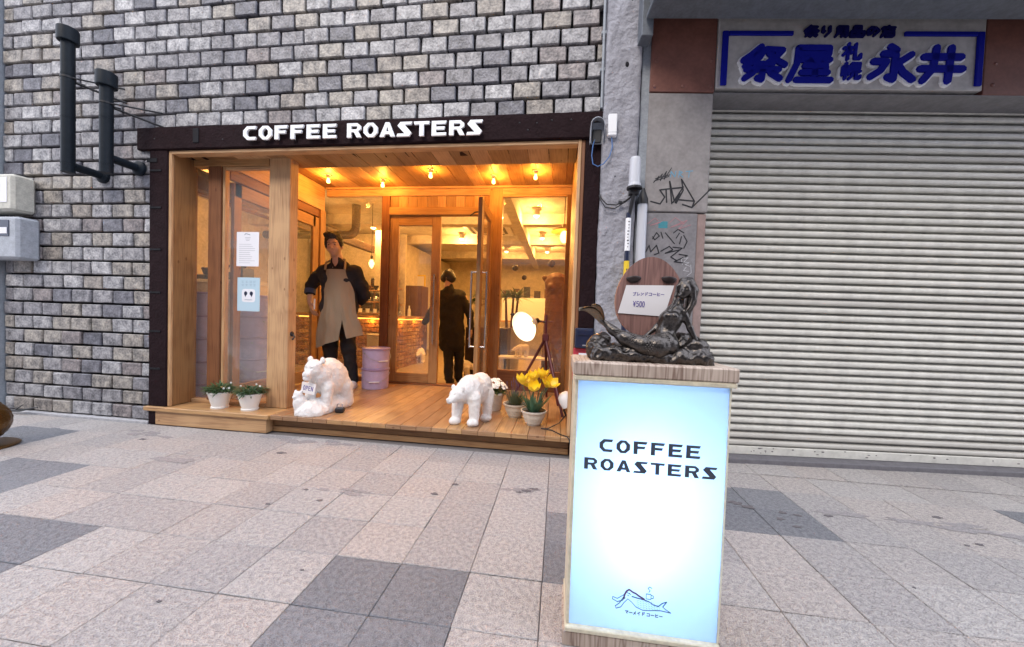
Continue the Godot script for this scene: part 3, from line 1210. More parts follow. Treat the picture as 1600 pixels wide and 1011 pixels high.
# ---------------------------------------------------------------- deck
func build_deck() -> void:
	var d := thing("timber_deck", "low cedar plank deck leading into the coffee shop porch", "deck")
	var x := -2.17
	while x < 0.1:
		var w := minf(rng.randf_range(0.105, 0.125), 0.106 - x)
		if w < 0.02:
			break
		bx("deck_plank", V(x, 0.112, -1.49), V(x + w - 0.0025, 0.145 + rng.randf_range(-0.0008, 0.0008), 0.028), M["deck%d" % rng.randi_range(0, 3)], d, 2, 0.002)
		x += w
	x = -2.79
	while x < -2.175:
		var w := minf(rng.randf_range(0.105, 0.125), -2.172 - x)
		if w < 0.02:
			break
		bx("deck_plank", V(x, 0.112, -1.49), V(x + w - 0.0025, 0.145, -0.172), M["deck%d" % rng.randi_range(0, 3)], d, 2, 0.002)
		x += w
	bx("shelf_plank", V(-3.275, 0.112, -0.17), V(-2.173, 0.146, 0.045), M.deck3, d, 0, 0.004)
	bx("bench_riser", V(-3.19, 0.0, -0.16), V(-2.205, 0.111, 0.022), M.cedar1, d, 0, 0.003)
	bx("riser_board", V(-2.204, 0.045, -0.08), V(0.1, 0.111, -0.045), M.cedar2, d, 0, 0.003)
	bx("riser_board", V(-2.204, 0.0, -0.075), V(0.098, 0.043, -0.04), M.cedar3, d, 0, 0.003)
	bx("deck_frame", V(-2.79, 0.0, -1.48), V(0.1, 0.11, -0.17), M.darkwood, d, 0, 0.0)

# ---------------------------------------------------------------- the room behind
func build_room() -> void:
	var f := Mb.new()
	f.box(V(-2.2, -0.06, -5.3), V(7.4, 0.11, 7.6), 0.0)
	structure("interior_floor", f, M.floor_in)
	var f2 := Mb.new()
	f2.box(V(-4.36, -0.06, -0.87), V(3.05, 0.109, 1.25), 0.0)
	structure("interior_floor", f2, M.floor_in)
	var c := Mb.new()
	c.box(V(-2.2, 2.8, -5.3), V(7.4, 0.16, 7.55), 0.0)
	c.box(V(-4.38, 2.8, -0.87), V(3.05, 0.159, 1.3), 0.0)
	structure("interior_ceiling", c, M.ceil_in)
	var w := Mb.new()
	w.box(V(-5.9, 1.35, -4.6), V(0.2, 2.75, 8.9), 0.0)
	w.box(V(1.4, 1.35, -5.3), V(0.2, 2.75, 7.6), 0.0)
	w.box(V(-2.2, 1.35, -9.1), V(7.4, 2.75, 0.2), 0.0)
	w.box(V(0.8, 1.35, -1.55), V(1.1, 2.75, 0.12), 0.0)
	w.box(V(-1.35, 2.66, -1.56), V(3.1, 0.12, 0.1), 0.0)
	structure("interior_wall", w, M.wall_in)
	# ceiling beams across and one along
	for z in [-3.7, -5.35, -7.2]:
		var b := Mb.new()
		b.box(V(-2.2, 2.63, z), V(7.2, 0.18, 0.2), 0.004)
		structure("ceiling_beam", b, M.ceil_in)
	var b2 := Mb.new()
	b2.box(V(-0.75, 2.6, -5.3), V(0.16, 0.21, 7.0), 0.004)
	structure("ceiling_beam", b2, M.ceil_in)
	for q in [[-3.72, 2.22], [-4.5, 2.42]]:
		var db := Mb.new()
		db.box(V(q[0], q[1], -2.3), V(0.1, 0.13, 4.0), 0.004)
		structure("ceiling_beam", db, M.darkwood)
	# inner partition with a doorway at the back
	var p := Mb.new()
	p.box(V(-3.6, 1.3, -6.6), V(0.12, 2.6, 4.6), 0.0)
	structure("interior_wall", p, M.wall_in)

# the far side of the street: out of view but for the glass, placed to keep low sky off the shopfront
func build_opposite() -> void:
	var t := thing("unseen_opposite_building", "dull building across the street, out of view, blocking low sky and mirrored in the glass", "building", V(0, 0, 9.0))
	bx("wall", V(-16, -0.05, 0), V(16, 8.5, 3.0), M.sill, t, 0, 0.0)
	bx("canopy", V(-16, 2.9, -1.4), V(16, 3.15, -0.01), M.strip, t, 0, 0.0)
	for i in 10:
		var x := -14.0 + i * 3.0
		bx("shop_window", V(x, 0.3, -0.06), V(x + 2.3, 2.6, -0.005), M.navy, t, 0, 0.0)
		bx("window", V(x + 0.3, 4.2, -0.05), V(x + 2.0, 5.8, -0.004), M.navy, t, 0, 0.0)
	bx("banner", V(-4.9, 3.3, -0.5), V(-3.9, 5.0, -0.42), M.white, t, 1, 0.0)

# ---------------------------------------------------------------- the shuttered shop next door (its front turned 5 degrees back)
const KANJI := {
	"sai": "42,98 20,72 5,58;35,86 49,86 40,66 10,42;28,76 36,68;24,64 32,57;52,90 90,88 76,66 60,52;60,80 74,62 98,46;32,47 70,47;14,32 86,32;50,32 50,3 40,7;30,23 12,6;68,23 90,6",
	"ya": "18,95 88,95 88,76 18,76;18,95 18,50 3,2;28,61 92,61;52,61 36,43 84,44;70,52 85,37;30,24 90,24;60,40 60,4;20,3 98,3",
	"satsu": "5,72 50,72;28,98 28,2;28,62 5,30;30,60 48,42;66,96 66,8 95,8 95,32",
	"horo": "5,76 5,26;5,76 36,76 36,28;20,98 20,2;50,96 92,96 92,62 50,62 50,96;50,79 92,79;42,47 98,47;60,47 56,20 42,2;78,47 78,6 98,6 98,20",
	"ei": "42,98 56,88;28,78 55,78 55,5 42,12;8,56 36,56 25,30 4,12;90,76 70,58 57,52;57,56 75,26 98,5",
	"i": "10,70 92,70;4,36 98,36;35,96 32,36 12,2;68,96 68,2",
	"ri": "25,90 22,50 32,44;72,92 74,45 45,5",
	"you": "20,92 20,35 5,2;20,92 88,92 88,3 76,9;20,64 88,64;20,36 88,36;53,92 53,3",
	"hin": "28,95 74,95 74,58 28,58 28,95;4,44 44,44 44,4 4,4 4,44;56,44 96,44 96,4 56,4 56,44",
	"no": "55,78 42,30 22,24 10,50 34,84 70,80 92,50 62,12",
	"ten": "50,99 50,86;10,84 95,84;20,84 20,40 4,2;58,78 58,42;58,62 90,62;35,42 88,42 88,5 35,5 35,42",
}
const KANA := {
	"ma": "8,82 92,82 55,40;35,52 65,15", "bar": "5,48 95,48", "me": "75,92 50,40 10,8;25,65 80,20", "i": "80,92 10,45;52,68 52,5",
	"do": "30,95 30,5;30,62 72,42;65,92 74,76;82,98 92,82", "ko": "10,80 85,80 85,12;8,14 85,14", "hi": "20,92 20,12 90,12;85,74 20,48",
	"bu": "8,82 78,82 70,40 25,5;80,99 87,88;92,104 99,93", "re": "25,92 25,8 90,50", "n": "10,82 40,62;10,10 90,75",
}

func glyph(b: Mb, s: String, at: Vector2, w: float, h: float, pen: float, z0: float, z1: float, x := Transform3D.IDENTITY, slant := 0.0) -> void:
	for l in lines(s):
		var q := []
		for p in l:
			q.append(at + Vector2(p.x * w + slant * (p.y - 0.5) * h, p.y * h))
		b.pen(q, pen, z0, z1, x)

func build_next_door() -> void:
	var rot := deg_to_rad(5.0)
	var at := V(0.53, 0, 0.02)
	var s := thing("shuttered_shopfront", "closed shop next door with grey stone panels and reddish brown fascia", "shopfront", at, rot)
	bx("stone_panel", V(0.0, 1.692, -0.3), V(0.412, 2.464, 0.0), M.panel, s, 1, 0.006)
	bx("stone_panel", V(0.0, 0.0, -0.3), V(0.352, 1.686, -0.003), M.panel_low, s, 1, 0.006)
	bx("jamb", V(0.354, 0.0, -0.3), V(0.41, 1.686, -0.012), M.pinkjamb, s, 1, 0.004)
	bx("stone_panel", V(3.3, 0.0, -0.3), V(4.6, 2.464, 0.0), M.panel, s, 1, 0.006)
	var red := bx("fascia_panel", V(0.0, 2.468, -0.29), V(0.414, 3.0, 0.004), M.redpanel, s, 0, 0.003)
	var red2 := bx("fascia_panel", V(2.075, 2.468, -0.29), V(4.6, 3.0, 0.004), M.redpanel, s, 0, 0.003)
	for q in [[0.03, 2.5], [0.21, 2.503], [0.385, 2.503], [0.035, 2.66], [0.385, 2.668], [2.13, 2.53], [2.14, 2.66], [2.5, 2.5], [3.0, 2.5]]:
		var b := Mb.new()
		b.ball(V(q[0], q[1], 0.004), V(0.012, 0.012, 0.007), 10)
		put("rivet", b, M.redpanel, red if q[0] < 1.0 else red2)
	bx("soffit", V(0.414, 2.462, -0.3), V(4.6, 2.467, 0.0), M.soffit, s, 0, 0.0)
	bx("sill", V(0.41, -0.02, -0.4), V(3.3, 0.036, -0.105), M.sill, s, 0, 0.008)
	bx("back_wall", V(0.0, 0.0, -0.9), V(4.6, 3.4, -0.5), M.soffit, s, 0, 0.0)
	bx("upper_wall", V(0.0, 3.0, -0.49), V(4.6, 4.6, 0.0), M.panel_low, s, 0, 0.0)
	# roller shutter
	var sh := thing("roller_shutter", "closed cream ribbed roller shutter under the blue and white sign", "shutter", at, rot)
	var pitch := 0.0535
	var prof := []
	for k in 13:
		var u := k / 12.0
		prof.append(Vector2(0.004 + u * (pitch - 0.0155), -0.2 + 0.0165 * sqrt(maxf(0.0, 1.0 - pow(absf(u * 2.0 - 1.0), 2.6)))))
	prof.append(Vector2(pitch - 0.0105, -0.213))
	prof.append(Vector2(pitch - 0.0015, -0.213))
	var p := []
	for x in [0.395, 3.32]:
		var row := []
		for q in prof:
			row.append(V(x, q.x, q.y))
		row.append(V(x, pitch - 0.002, -0.218))
		row.append(V(x, 0.0, -0.218))
		row.append(V(x, 0.0, -0.2))
		p.append(row)
	var slat := Mb.new()
	slat.grid([p[1], p[0]])
	var me := slat.mesh()
	var y := 0.098
	var i := 0
	while y < 2.455:
		put("slat", me, M.shutter_dark if i == 1 or (i * 7) % 19 == 0 else M.shutter, sh, V(0, y, rng.randf_range(-0.0012, 0.0012)))
		y += pitch
		i += 1
	bx("bottom_rail", V(0.395, 0.037, -0.215), V(3.32, 0.097, -0.185), M.shutter, sh, 0, 0.004)
	var dots := Mb.new()
	for k in 26:
		var c := V(rng.randf_range(0.6, 2.9), rng.randf_range(0.05, 0.092), -0.1845)
		dots.ball(c, V(rng.randf_range(0.003, 0.012), rng.randf_range(0.002, 0.005), 0.0008), 8)
	put("dirt_mark", dots, M.stain, sh).set_meta("kind", "stuff")
	# sign board with blue lettering
	var g := thing("shop_sign", "grey fascia sign with large blue Japanese characters edged in white", "sign", at, rot)
	bx("board", V(0.418, 2.488, -0.28), V(2.058, 3.02, 0.014), M.signbox, g, 0, 0.003)
	for q in [[0.44, 2.5, 0.478, 2.842], [2.0, 2.51, 2.04, 2.842], [0.479, 2.815, 0.88, 2.842], [1.56, 2.815, 1.999, 2.842]]:
		bx("border_bar", V(q[0], q[1], 0.0145), V(q[2], q[3], 0.03), M.blue, g, 0, 0.004)
	var big := [["sai", 0.555, 2.522, 0.28, 0.215, 0.019], ["ya", 0.855, 2.522, 0.27, 0.215, 0.0185], ["satsu", 1.18, 2.655, 0.115, 0.1, 0.0095], ["horo", 1.18, 2.535, 0.115, 0.1, 0.009], ["ei", 1.35, 2.525, 0.27, 0.215, 0.021], ["i", 1.645, 2.525, 0.27, 0.215, 0.021]]
	for q in big:
		var e := Mb.new()
		glyph(e, KANJI[q[0]], Vector2(q[1], q[2]), q[3], q[4], q[5] + 0.0105, 0.0145, 0.03, Transform3D.IDENTITY, 0.06)
		var edge := put("character_edge", e, M.white, g)
		var b := Mb.new()
		glyph(b, KANJI[q[0]], Vector2(q[1], q[2] + 0.002), q[3], q[4], q[5], 0.026, 0.042, Transform3D.IDENTITY, 0.06)
		put("character", b, M.blue, g)
	var small := ["sai", "ri", "you", "hin", "no", "ten"]
	for k in 6:
		var b := Mb.new()
		glyph(b, KANJI[small[k]], Vector2(0.95 + k * 0.094, 2.812), 0.082, 0.062, 0.0085, 0.0145, 0.028)
		put("small_character", b, M.blue_dark, g)
	# steel canopy beam over the sign
	var c := thing("canopy_beam", "blue grey steel canopy beam running over the sign", "beam", at, rot)
	bx("web", V(-0.08, 2.86, 0.2), V(4.6, 3.05, 0.215), M.steel, c, 0, 0.0)
	bx("flange", V(-0.08, 2.83, 0.13), V(4.6, 2.859, 0.285), M.steel, c, 0, 0.004)
	bx("flange", V(-0.08, 3.051, 0.13), V(4.6, 3.07, 0.285), M.steel, c, 0, 0.004)
	bx("unseen_roof_sheet", V(-0.1, 3.075, -0.02), V(4.6, 3.1, 0.9), M.steel, c, 0, 0.0)  # roof out of view, placed to shade the sign below
	bx("bracket", V(-0.1, 2.74, 0.02), V(-0.03, 3.04, 0.12), M.steel, c, 1, 0.003)
	var br := Mb.new()
	br.tube([V(0.98, 2.83, 0.29), V(1.06, 2.98, 0.4), V(1.2, 3.04, 0.5)], 0.012, 8)
	put("stay", br, M.steel, c)
	# pen tags on the panels, one mark each
	var tags := [
		["black scribble high on the stone panel left of NRT", "ink", 0.05, 1.87, 0.12, 0.09, "2,10 30,60 20,30 48,75 38,25 70,95 58,35 96,120;10,40 90,70;4,22 84,58", 0.0022, 0.0],
		["pale blue letters NRT penned on the upper stone panel", "cable", 0.158, 1.915, 0.14, 0.05, "2,5 4,80 22,10 26,85;40,5 42,85 56,70 42,45 60,8;72,82 104,92;88,86 86,8", 0.0022, 0.0],
		["large angular black graffiti tag on the upper stone panel", "ink", 0.04, 1.7, 0.345, 0.19, "0,30 18,22 26,46 16,70 40,76 58,80;28,70 30,28;34,100 40,24;34,100 44,34 60,82;42,28 54,60 46,28;56,108 60,70 48,26;56,108 82,34;50,38 82,34 78,12 60,22;78,12 112,78", 0.0045, 0.0],
		["small black loopy graffiti on the lower stone panel", "ink", 0.05, 1.47, 0.24, 0.14, "6,30 16,60 24,44 12,26 6,40;28,62 34,34;40,60 66,10;62,60 74,78 90,62;70,36 78,60;80,10 84,44;90,50 100,22 92,-10", 0.0032, -0.003],
		["black zigzag graffiti low on the grey panel above the plaque", "ink", 0.02, 1.36, 0.3, 0.12, "0,50 8,90 12,55 24,92 30,50 20,40;34,60 52,88 60,70 44,50 74,70;60,84 80,80 56,30 70,10;74,46 92,40 64,4 82,0", 0.0036, -0.003],
		["white curly scrawl beside the shutter jamb", "white", 0.25, 1.27, 0.085, 0.13, "30,90 60,96 30,74 70,70 40,60 78,52;20,60 10,86 36,100;50,48 30,30 70,26;84,60 90,20 60,4", 0.0015, -0.003],
		["faint pink scribble at the top of the lower panel", "pink", 0.02, 1.56, 0.3, 0.1, "2,50 18,90 30,60 8,40 34,70;50,60 62,96 80,60 52,30 88,80 70,20 96,50", 0.0018, -0.003],
	]
	var tm := {"ink": M.black, "cable": mat(L(0.12, 0.34, 0.5), 0.7), "white": mat(L(0.5, 0.5, 0.52), 0.7), "pink": mat(L(0.4, 0.2, 0.22), 0.8)}
	var inv := Transform3D(Basis(Vector3.UP, rot), at)
	for q in tags:
		var b := Mb.new()
		glyph(b, q[6], Vector2(q[2], q[3]), q[4], q[5], q[7], q[8] + 0.0002, q[8] + 0.0012, inv)
		tag(put("graffiti", b, tm[q[1]]), q[0], "graffiti")
	var tb := Mb.new()
	for k in 5:
		tb.prism(PackedVector2Array([Vector2(0.1, 1.585 + k * 0.009), Vector2(0.155, 1.585 + k * 0.009), Vector2(0.16, 1.592 + k * 0.009), Vector2(0.097, 1.592 + k * 0.009)]), -0.0029, -0.0018 + 0.0001 * k, inv)
	tag(put("graffiti", tb, mat(L(0.05, 0.28, 0.34), 0.7)), "small turquoise paint patch on the lower stone panel", "graffiti")

# ---------------------------------------------------------------- pillar, boxes, cables, flues
func build_wall_things() -> void:
	# rough concrete pillar
	var p := thing("concrete_pillar", "rough grey rendered pillar between the coffee shop and the shutter", "pillar")
	var b := Mb.new()
	var nz := noise(91, 5.0, 4)
	var rows := []
	var NY := 150
	for i in NY + 1:
		var y := lerpf(-0.02, 4.4, float(i) / NY)
		var row := []
		var prof := [Vector2(0.238, -0.25), Vector2(0.238, 0.03), Vector2(0.245, 0.048)]
		for k in 12:
			prof.append(Vector2(lerpf(0.258, 0.452, k / 11.0), 0.055))
		prof.append_array([Vector2(0.466, 0.045), Vector2(0.472, 0.02), Vector2(0.472, -0.25)])
		for k in prof.size():
			var q: Vector2 = prof[k]
			var e := nz.get_noise_3d(q.x * 3.0, y * 2.2, q.y * 4.0)
			var wob := 0.006 * nz.get_noise_2d(y * 0.7, 3.3 if q.x < 0.35 else 8.8)
			row.append(V(q.x + wob + (e * 0.004 if k < 4 or k > 14 else 0.0), y, q.y + e * 0.009))
		rows.append(row)
	b.grid(rows)
	put("shaft", b, M.concrete, p)
	var pk := Mb.new()
	for q in [[0.385, 3.04, 0.05], [0.375, 2.63, 0.05], [0.33, 1.9, 0.05]]:
		pk.ball(V(q[0], q[1], q[2]), V(0.014, 0.02, 0.008), 10)
	put("pit", pk, M.mortar, p)
	var rg := Mb.new()
	rg.lathe([Vector2(0.009, -0.006), Vector2(0.018, -0.006), Vector2(0.018, 0.006), Vector2(0.009, 0.006), Vector2(0.009, -0.006)], V(0.392, 3.09, 0.075), Basis(Vector3.RIGHT, PI / 2), 16)
	put("ring", rg, M.white, p)
	var st := thing("steel_strip", "flat grey steel cover strip along the pillar's right side", "strip")
	bx("strip", V(0.478, 0.0, -0.2), V(0.532, 2.86, 0.012), M.strip, st, 1, 0.002)
	# thin conduit down the brick edge
	var cd := Mb.new()
	cd.tube([V(0.222, 4.3, 0.028), V(0.221, 3.0, 0.028), V(0.226, 2.37, 0.028)], 0.0095, 10)
	for y in [2.62, 2.86]:
		cd.box(V(0.222, y, 0.02), V(0.034, 0.022, 0.03), 0.003)
	tag(put("conduit", cd, M.strip), "thin grey conduit running down the edge of the brick wall", "conduit")
	# hooded lamp cover with its blue cable
	var l := thing("hooded_vent", "dark rounded hood on the right end of the lintel", "vent", V(0.2, 2.2, 0.03))
	l.scale = V(1.2, 1.25, 1.15)
	b = Mb.new()
	var hood := []
	for i in 9:
		var a := PI * i / 8
		hood.append([V(cos(a) * 0.037, sin(a) * 0.037 + 0.03, 0.0), V(cos(a) * 0.037, sin(a) * 0.037 + 0.025, 0.06), V(cos(a) * 0.034, sin(a) * 0.034 + 0.02, 0.07)])
	hood.push_front([V(0.037, -0.06, 0.0), V(0.037, -0.06, 0.03), V(0.034, -0.06, 0.035)])
	hood.append([V(-0.037, -0.06, 0.0), V(-0.037, -0.06, 0.03), V(-0.034, -0.06, 0.035)])
	b.grid(hood, false, true)
	b.box(V(0, 0.0, 0.005), V(0.066, 0.11, 0.008), 0.0)
	put("hood", b, M.meter_grey, l)
	b = Mb.new()
	b.box(V(0, -0.02, 0.016), V(0.05, 0.07, 0.012), 0.004)
	put("grille", b, M.black, l)
	var c := Mb.new()
	c.tube([V(0.193, 2.17, 0.05), V(0.178, 2.12, 0.056), V(0.172, 2.05, 0.052), V(0.182, 1.995, 0.05), V(0.215, 1.975, 0.056), V(0.25, 1.985, 0.075), V(0.285, 2.03, 0.078), V(0.3, 2.09, 0.076), V(0.293, 2.155, 0.075)], 0.0035, 7)
	tag(put("cable", c, M.cable_blue), "blue cable looping from the hood to the white box", "cable")
	var wb := thing("junction_box", "small white plastic box on the concrete pillar", "box", V(0.295, 2.228, 0.07))
	bx("case", V(-0.028, -0.07, -0.015), V(0.028, 0.07, 0.022), M.white, wb, 1, 0.005)
	bx("lid_seam", V(-0.0285, -0.05, 0.0), V(0.0285, -0.048, 0.0225), M.ink_grey, wb, 0, 0.0)
	# antenna head
	var an := thing("antenna_unit", "pale grey cylindrical antenna housing on a black bracket", "antenna", V(0.44, 1.81, 0.13))
	b = Mb.new()
	b.lathe([Vector2(0.0, 0.0), Vector2(0.038, 0.0), Vector2(0.04, 0.006), Vector2(0.038, 0.02), Vector2(0.035, 0.024), Vector2(0.034, 0.17), Vector2(0.028, 0.185), Vector2(0.0, 0.19)])
	put("housing", b, M.plastic, an)
	b = Mb.new()
	b.lathe([Vector2(0.0, -0.012), Vector2(0.047, -0.012), Vector2(0.047, 0.0), Vector2(0.0, 0.0)])
	b.box(V(0.0, -0.03, -0.01), V(0.06, 0.03, 0.05), 0.004)
	b.tube([V(0, -0.04, 0), V(-0.008, -0.1, -0.02), V(-0.016, -0.17, -0.04)], 0.012, 8)
	put("bracket", b, M.black, an)
	c = Mb.new()
	c.tube([V(0.44, 1.77, 0.12), V(0.4, 1.74, 0.09), V(0.34, 1.715, 0.08), V(0.28, 1.72, 0.078), V(0.245, 1.76, 0.07), V(0.234, 1.8, 0.045)], 0.004, 7)
	c.tube([V(0.44, 1.765, 0.115), V(0.4, 1.735, 0.085), V(0.33, 1.69, 0.084), V(0.27, 1.7, 0.082), V(0.24, 1.75, 0.07), V(0.232, 1.79, 0.045)], 0.0035, 7)
	c.box(V(0.365, 1.728, 0.083), V(0.025, 0.02, 0.02), 0.004)
	tag(put("cable", c, M.black), "pair of black cables drooping from the antenna across the pillar", "cable")
	# wrapped pole
	var po := thing("cable_pole", "slim black pole wrapped with white and yellow labels", "pole", V(0.42, 0.0, 0.09))
	b = Mb.new()
	b.tube([V(0, 0, 0), V(0, 1.66, 0)], 0.0155, 12)
	put("pole", b, M.navy, po)
	b = Mb.new()
	b.tube([V(0, 1.415, 0), V(0, 1.625, 0)], 0.0175, 12)
	put("white_label", b, M.white, po)
	b = Mb.new()
	b.tube([V(0, 0.95, 0), V(0, 1.35, 0)], 0.0175, 12)
	put("yellow_label", b, M.tape_yellow, po)
	b = Mb.new()
	for k in 9:
		b.box(V(rng.randf_range(-0.003, 0.003), 1.44 + k * 0.02, 0.0178), V(rng.randf_range(0.004, 0.012), 0.007, 0.001), 0.0)
		b.box(V(0, 1.02 + k * 0.034, 0.0178), V(rng.randf_range(0.005, 0.014), 0.014, 0.001), 0.0)
	put("label_print", b, M.ink, po)
	var cp := thing("white_conduit", "thick white conduit with a pointed black cap", "conduit", V(0.512, 0.0, 0.05))
	b = Mb.new()
	b.tube([V(0, 0, 0), V(0, 1.74, 0)], 0.031, 16)
	put("pipe", b, M.plastic, cp)
	b = Mb.new()
	b.lathe([Vector2(0.034, 1.725), Vector2(0.034, 1.76), Vector2(0.014, 1.815), Vector2(0.01, 1.83), Vector2(0.0, 1.832)])
	put("cap", b, M.black, cp)
	# navy letterbox, red shelf and leaflets on the frame's right side
	var nb := thing("navy_box", "navy blue wall box right of the timber trim", "box", V(0.17, 0.835, 0.02))
	bx("case", V(-0.06, -0.065, 0.0), V(0.062, 0.068, 0.06), M.navy, nb, 1, 0.006)
	bx("flap", V(-0.05, 0.02, 0.0605), V(0.052, 0.058, 0.066), M.navy, nb, 0, 0.003)
	bx("lock", V(-0.01, -0.05, 0.0605), V(0.025, -0.042, 0.063), M.galv, nb, 0, 0.001)
	var rs := thing("red_leaflet_rack", "red rack holding pale leaflets below the navy box", "rack", V(0.17, 0.0, 0.015))
	bx("tray", V(-0.066, 0.55, 0.0), V(0.08, 0.766, 0.03), M.red, rs, 1, 0.003)
	bx("leaflet", V(-0.03, 0.57, 0.0305), V(0.072, 0.735, 0.036), M.paper, rs, 1, 0.0)
	# flues
	for q in [[-3.7, 1.93, 2.985, 1.985, "taller dark green steel flue pipe, left of the pair"], [-3.362, 1.92, 2.645, 2.04, "shorter dark green steel flue pipe nearer the lintel"]]:
		var f := thing("flue_pipe", q[4], "flue pipe", V(q[0], 0, 0.225), 0.0, "pair of flue pipes on the brick wall")
		b = Mb.new()
		b.tube([V(0, q[1], 0), V(0, q[2] - 0.02, 0)], 0.038, 20)
		for y in [q[1] + 0.06, q[1] + 0.4, q[2] - 0.34]:
			b.tube([V(0, y, 0), V(0, y + 0.008, 0)], 0.0395, 20)
		put("pipe", b, M.flue, f)
		b = Mb.new()
		b.lathe([Vector2(0.036, q[2] - 0.1), Vector2(0.057, q[2] - 0.1), Vector2(0.059, q[2] - 0.094), Vector2(0.059, q[2] - 0.006), Vector2(0.055, q[2]), Vector2(0.0, q[2] + 0.006)])
		put("rain_cap", b, M.flue, f)
		b = Mb.new()
		b.tube([V(0, q[3], 0), V(0, q[3], -0.235)], 0.03, 18)
		put("wall_outlet", b, M.flue, f)
		b = Mb.new()
		b.lathe([Vector2(0.0, 0.0), Vector2(0.056, 0.0), Vector2(0.057, 0.02), Vector2(0.034, 0.035), Vector2(0.0, 0.035)], V(0, q[3], -0.222), Basis(Vector3.RIGHT, PI / 2))
		put("flange", b, M.flue, f)
		b = Mb.new()
		var yb: float = q[2] - 0.36 if q[0] < -3.5 else q[2] - 0.22
		b.tube([V(-0.038, yb, 0), V(0.2, yb - 0.06, -0.23)], 0.008, 8)
		b.tube([V(0.038, yb, 0), V(0.19, yb + 0.05, -0.23)], 0.006, 8)
		b.tube([V(-0.038, yb, 0), V(-0.2, yb + 0.1, -0.23)], 0.006, 8)
		b.tube([V(0, yb - 0.006, 0), V(0, yb + 0.006, 0)], 0.041, 20)
		put("brace", b, M.black, f)
	# meter boxes
	var m1 := thing("meter_box", "cream plastic meter box, upper of the two on the brick wall", "meter box", V(-4.44, 1.82, 0.0), 0.0)
	bx("case", V(-0.3, -0.145, 0.0), V(0.07, 0.15, 0.14), M.meter, m1, 0, 0.018)
	bx("label", V(-0.2, -0.08, 0.1405), V(0.02, 0.12, 0.143), M.paper, m1, 0, 0.001)
	b = Mb.new()
	for k in 5:
		b.box(V(-0.12 + 0.02 * (k % 2), 0.09 - k * 0.035, 0.1436), V(0.13 - 0.02 * k, 0.008, 0.001), 0.0)
	put("label_print", b, M.ink_grey, m1)
	var m2 := thing("meter_box", "pale blue grey meter box with a window, lower of the two", "meter box", V(-4.4, 1.47, 0.0), 0.0)
	bx("case", V(-0.34, -0.18, 0.0), V(0.075, 0.16, 0.14), M.meter_grey, m2, 0, 0.018)
	bx("window", V(-0.1, 0.0, 0.1405), V(0.0, 0.13, 0.144), M.navy, m2, 0, 0.003)
	bx("dial", V(-0.085, 0.02, 0.1445), V(-0.015, 0.07, 0.147), M.paper, m2, 0, 0.001)
	# the gilded statue cut off by the left edge, and a twig by the wall
	var g := thing("gilded_figure", "rounded golden brown metal figure at the left edge of the pavement", "statue", V(-3.66, 0, 0.68))
	var fd := Field.new(V(-0.25, -0.01, -0.25), V(0.25, 0.5, 0.25), 0.011)
	fd.ell(V(0, 0.17, 0), V(0.13, 0.14, 0.13), 0.03)
	fd.ell(V(-0.02, 0.36, 0), V(0.085, 0.085, 0.085), 0.05)
	fd.cap(V(0.09, 0.24, 0.06), V(0.12, 0.1, 0.1), 0.035, 0.03, 0.02)
	fd.ell(V(0.08, 0.035, 0.1), V(0.06, 0.035, 0.08), 0.015)
	fd.ell(V(-0.08, 0.035, 0.1), V(0.06, 0.035, 0.08), 0.015)
	fd.floor_at(0.0)
	b = Mb.new()
	fd.into(b, noise(5, 30.0, 3), 0.006)
	put("body", b, M.gold, g)
	b = Mb.new()
	b.lathe([Vector2(0, 0), Vector2(0.16, 0), Vector2(0.165, 0.012), Vector2(0.15, 0.022), Vector2(0, 0.022)])
	put("base", b, M.gold, g)
	b = Mb.new()
	b.tube([V(-4.75, -0.0, 0.06), V(-4.6, 0.03, 0.07), V(-4.45, 0.035, 0.06), V(-4.27, 0.075, 0.06)], [0.012, 0.011, 0.009, 0.004], 8)
	b.tube([V(-4.5, 0.035, 0.06), V(-4.4, 0.09, 0.07)], [0.006, 0.003], 6)
	tag(put("dry_branch", b, M.black), "thin dark branch lying at the foot of the brick wall", "branch")

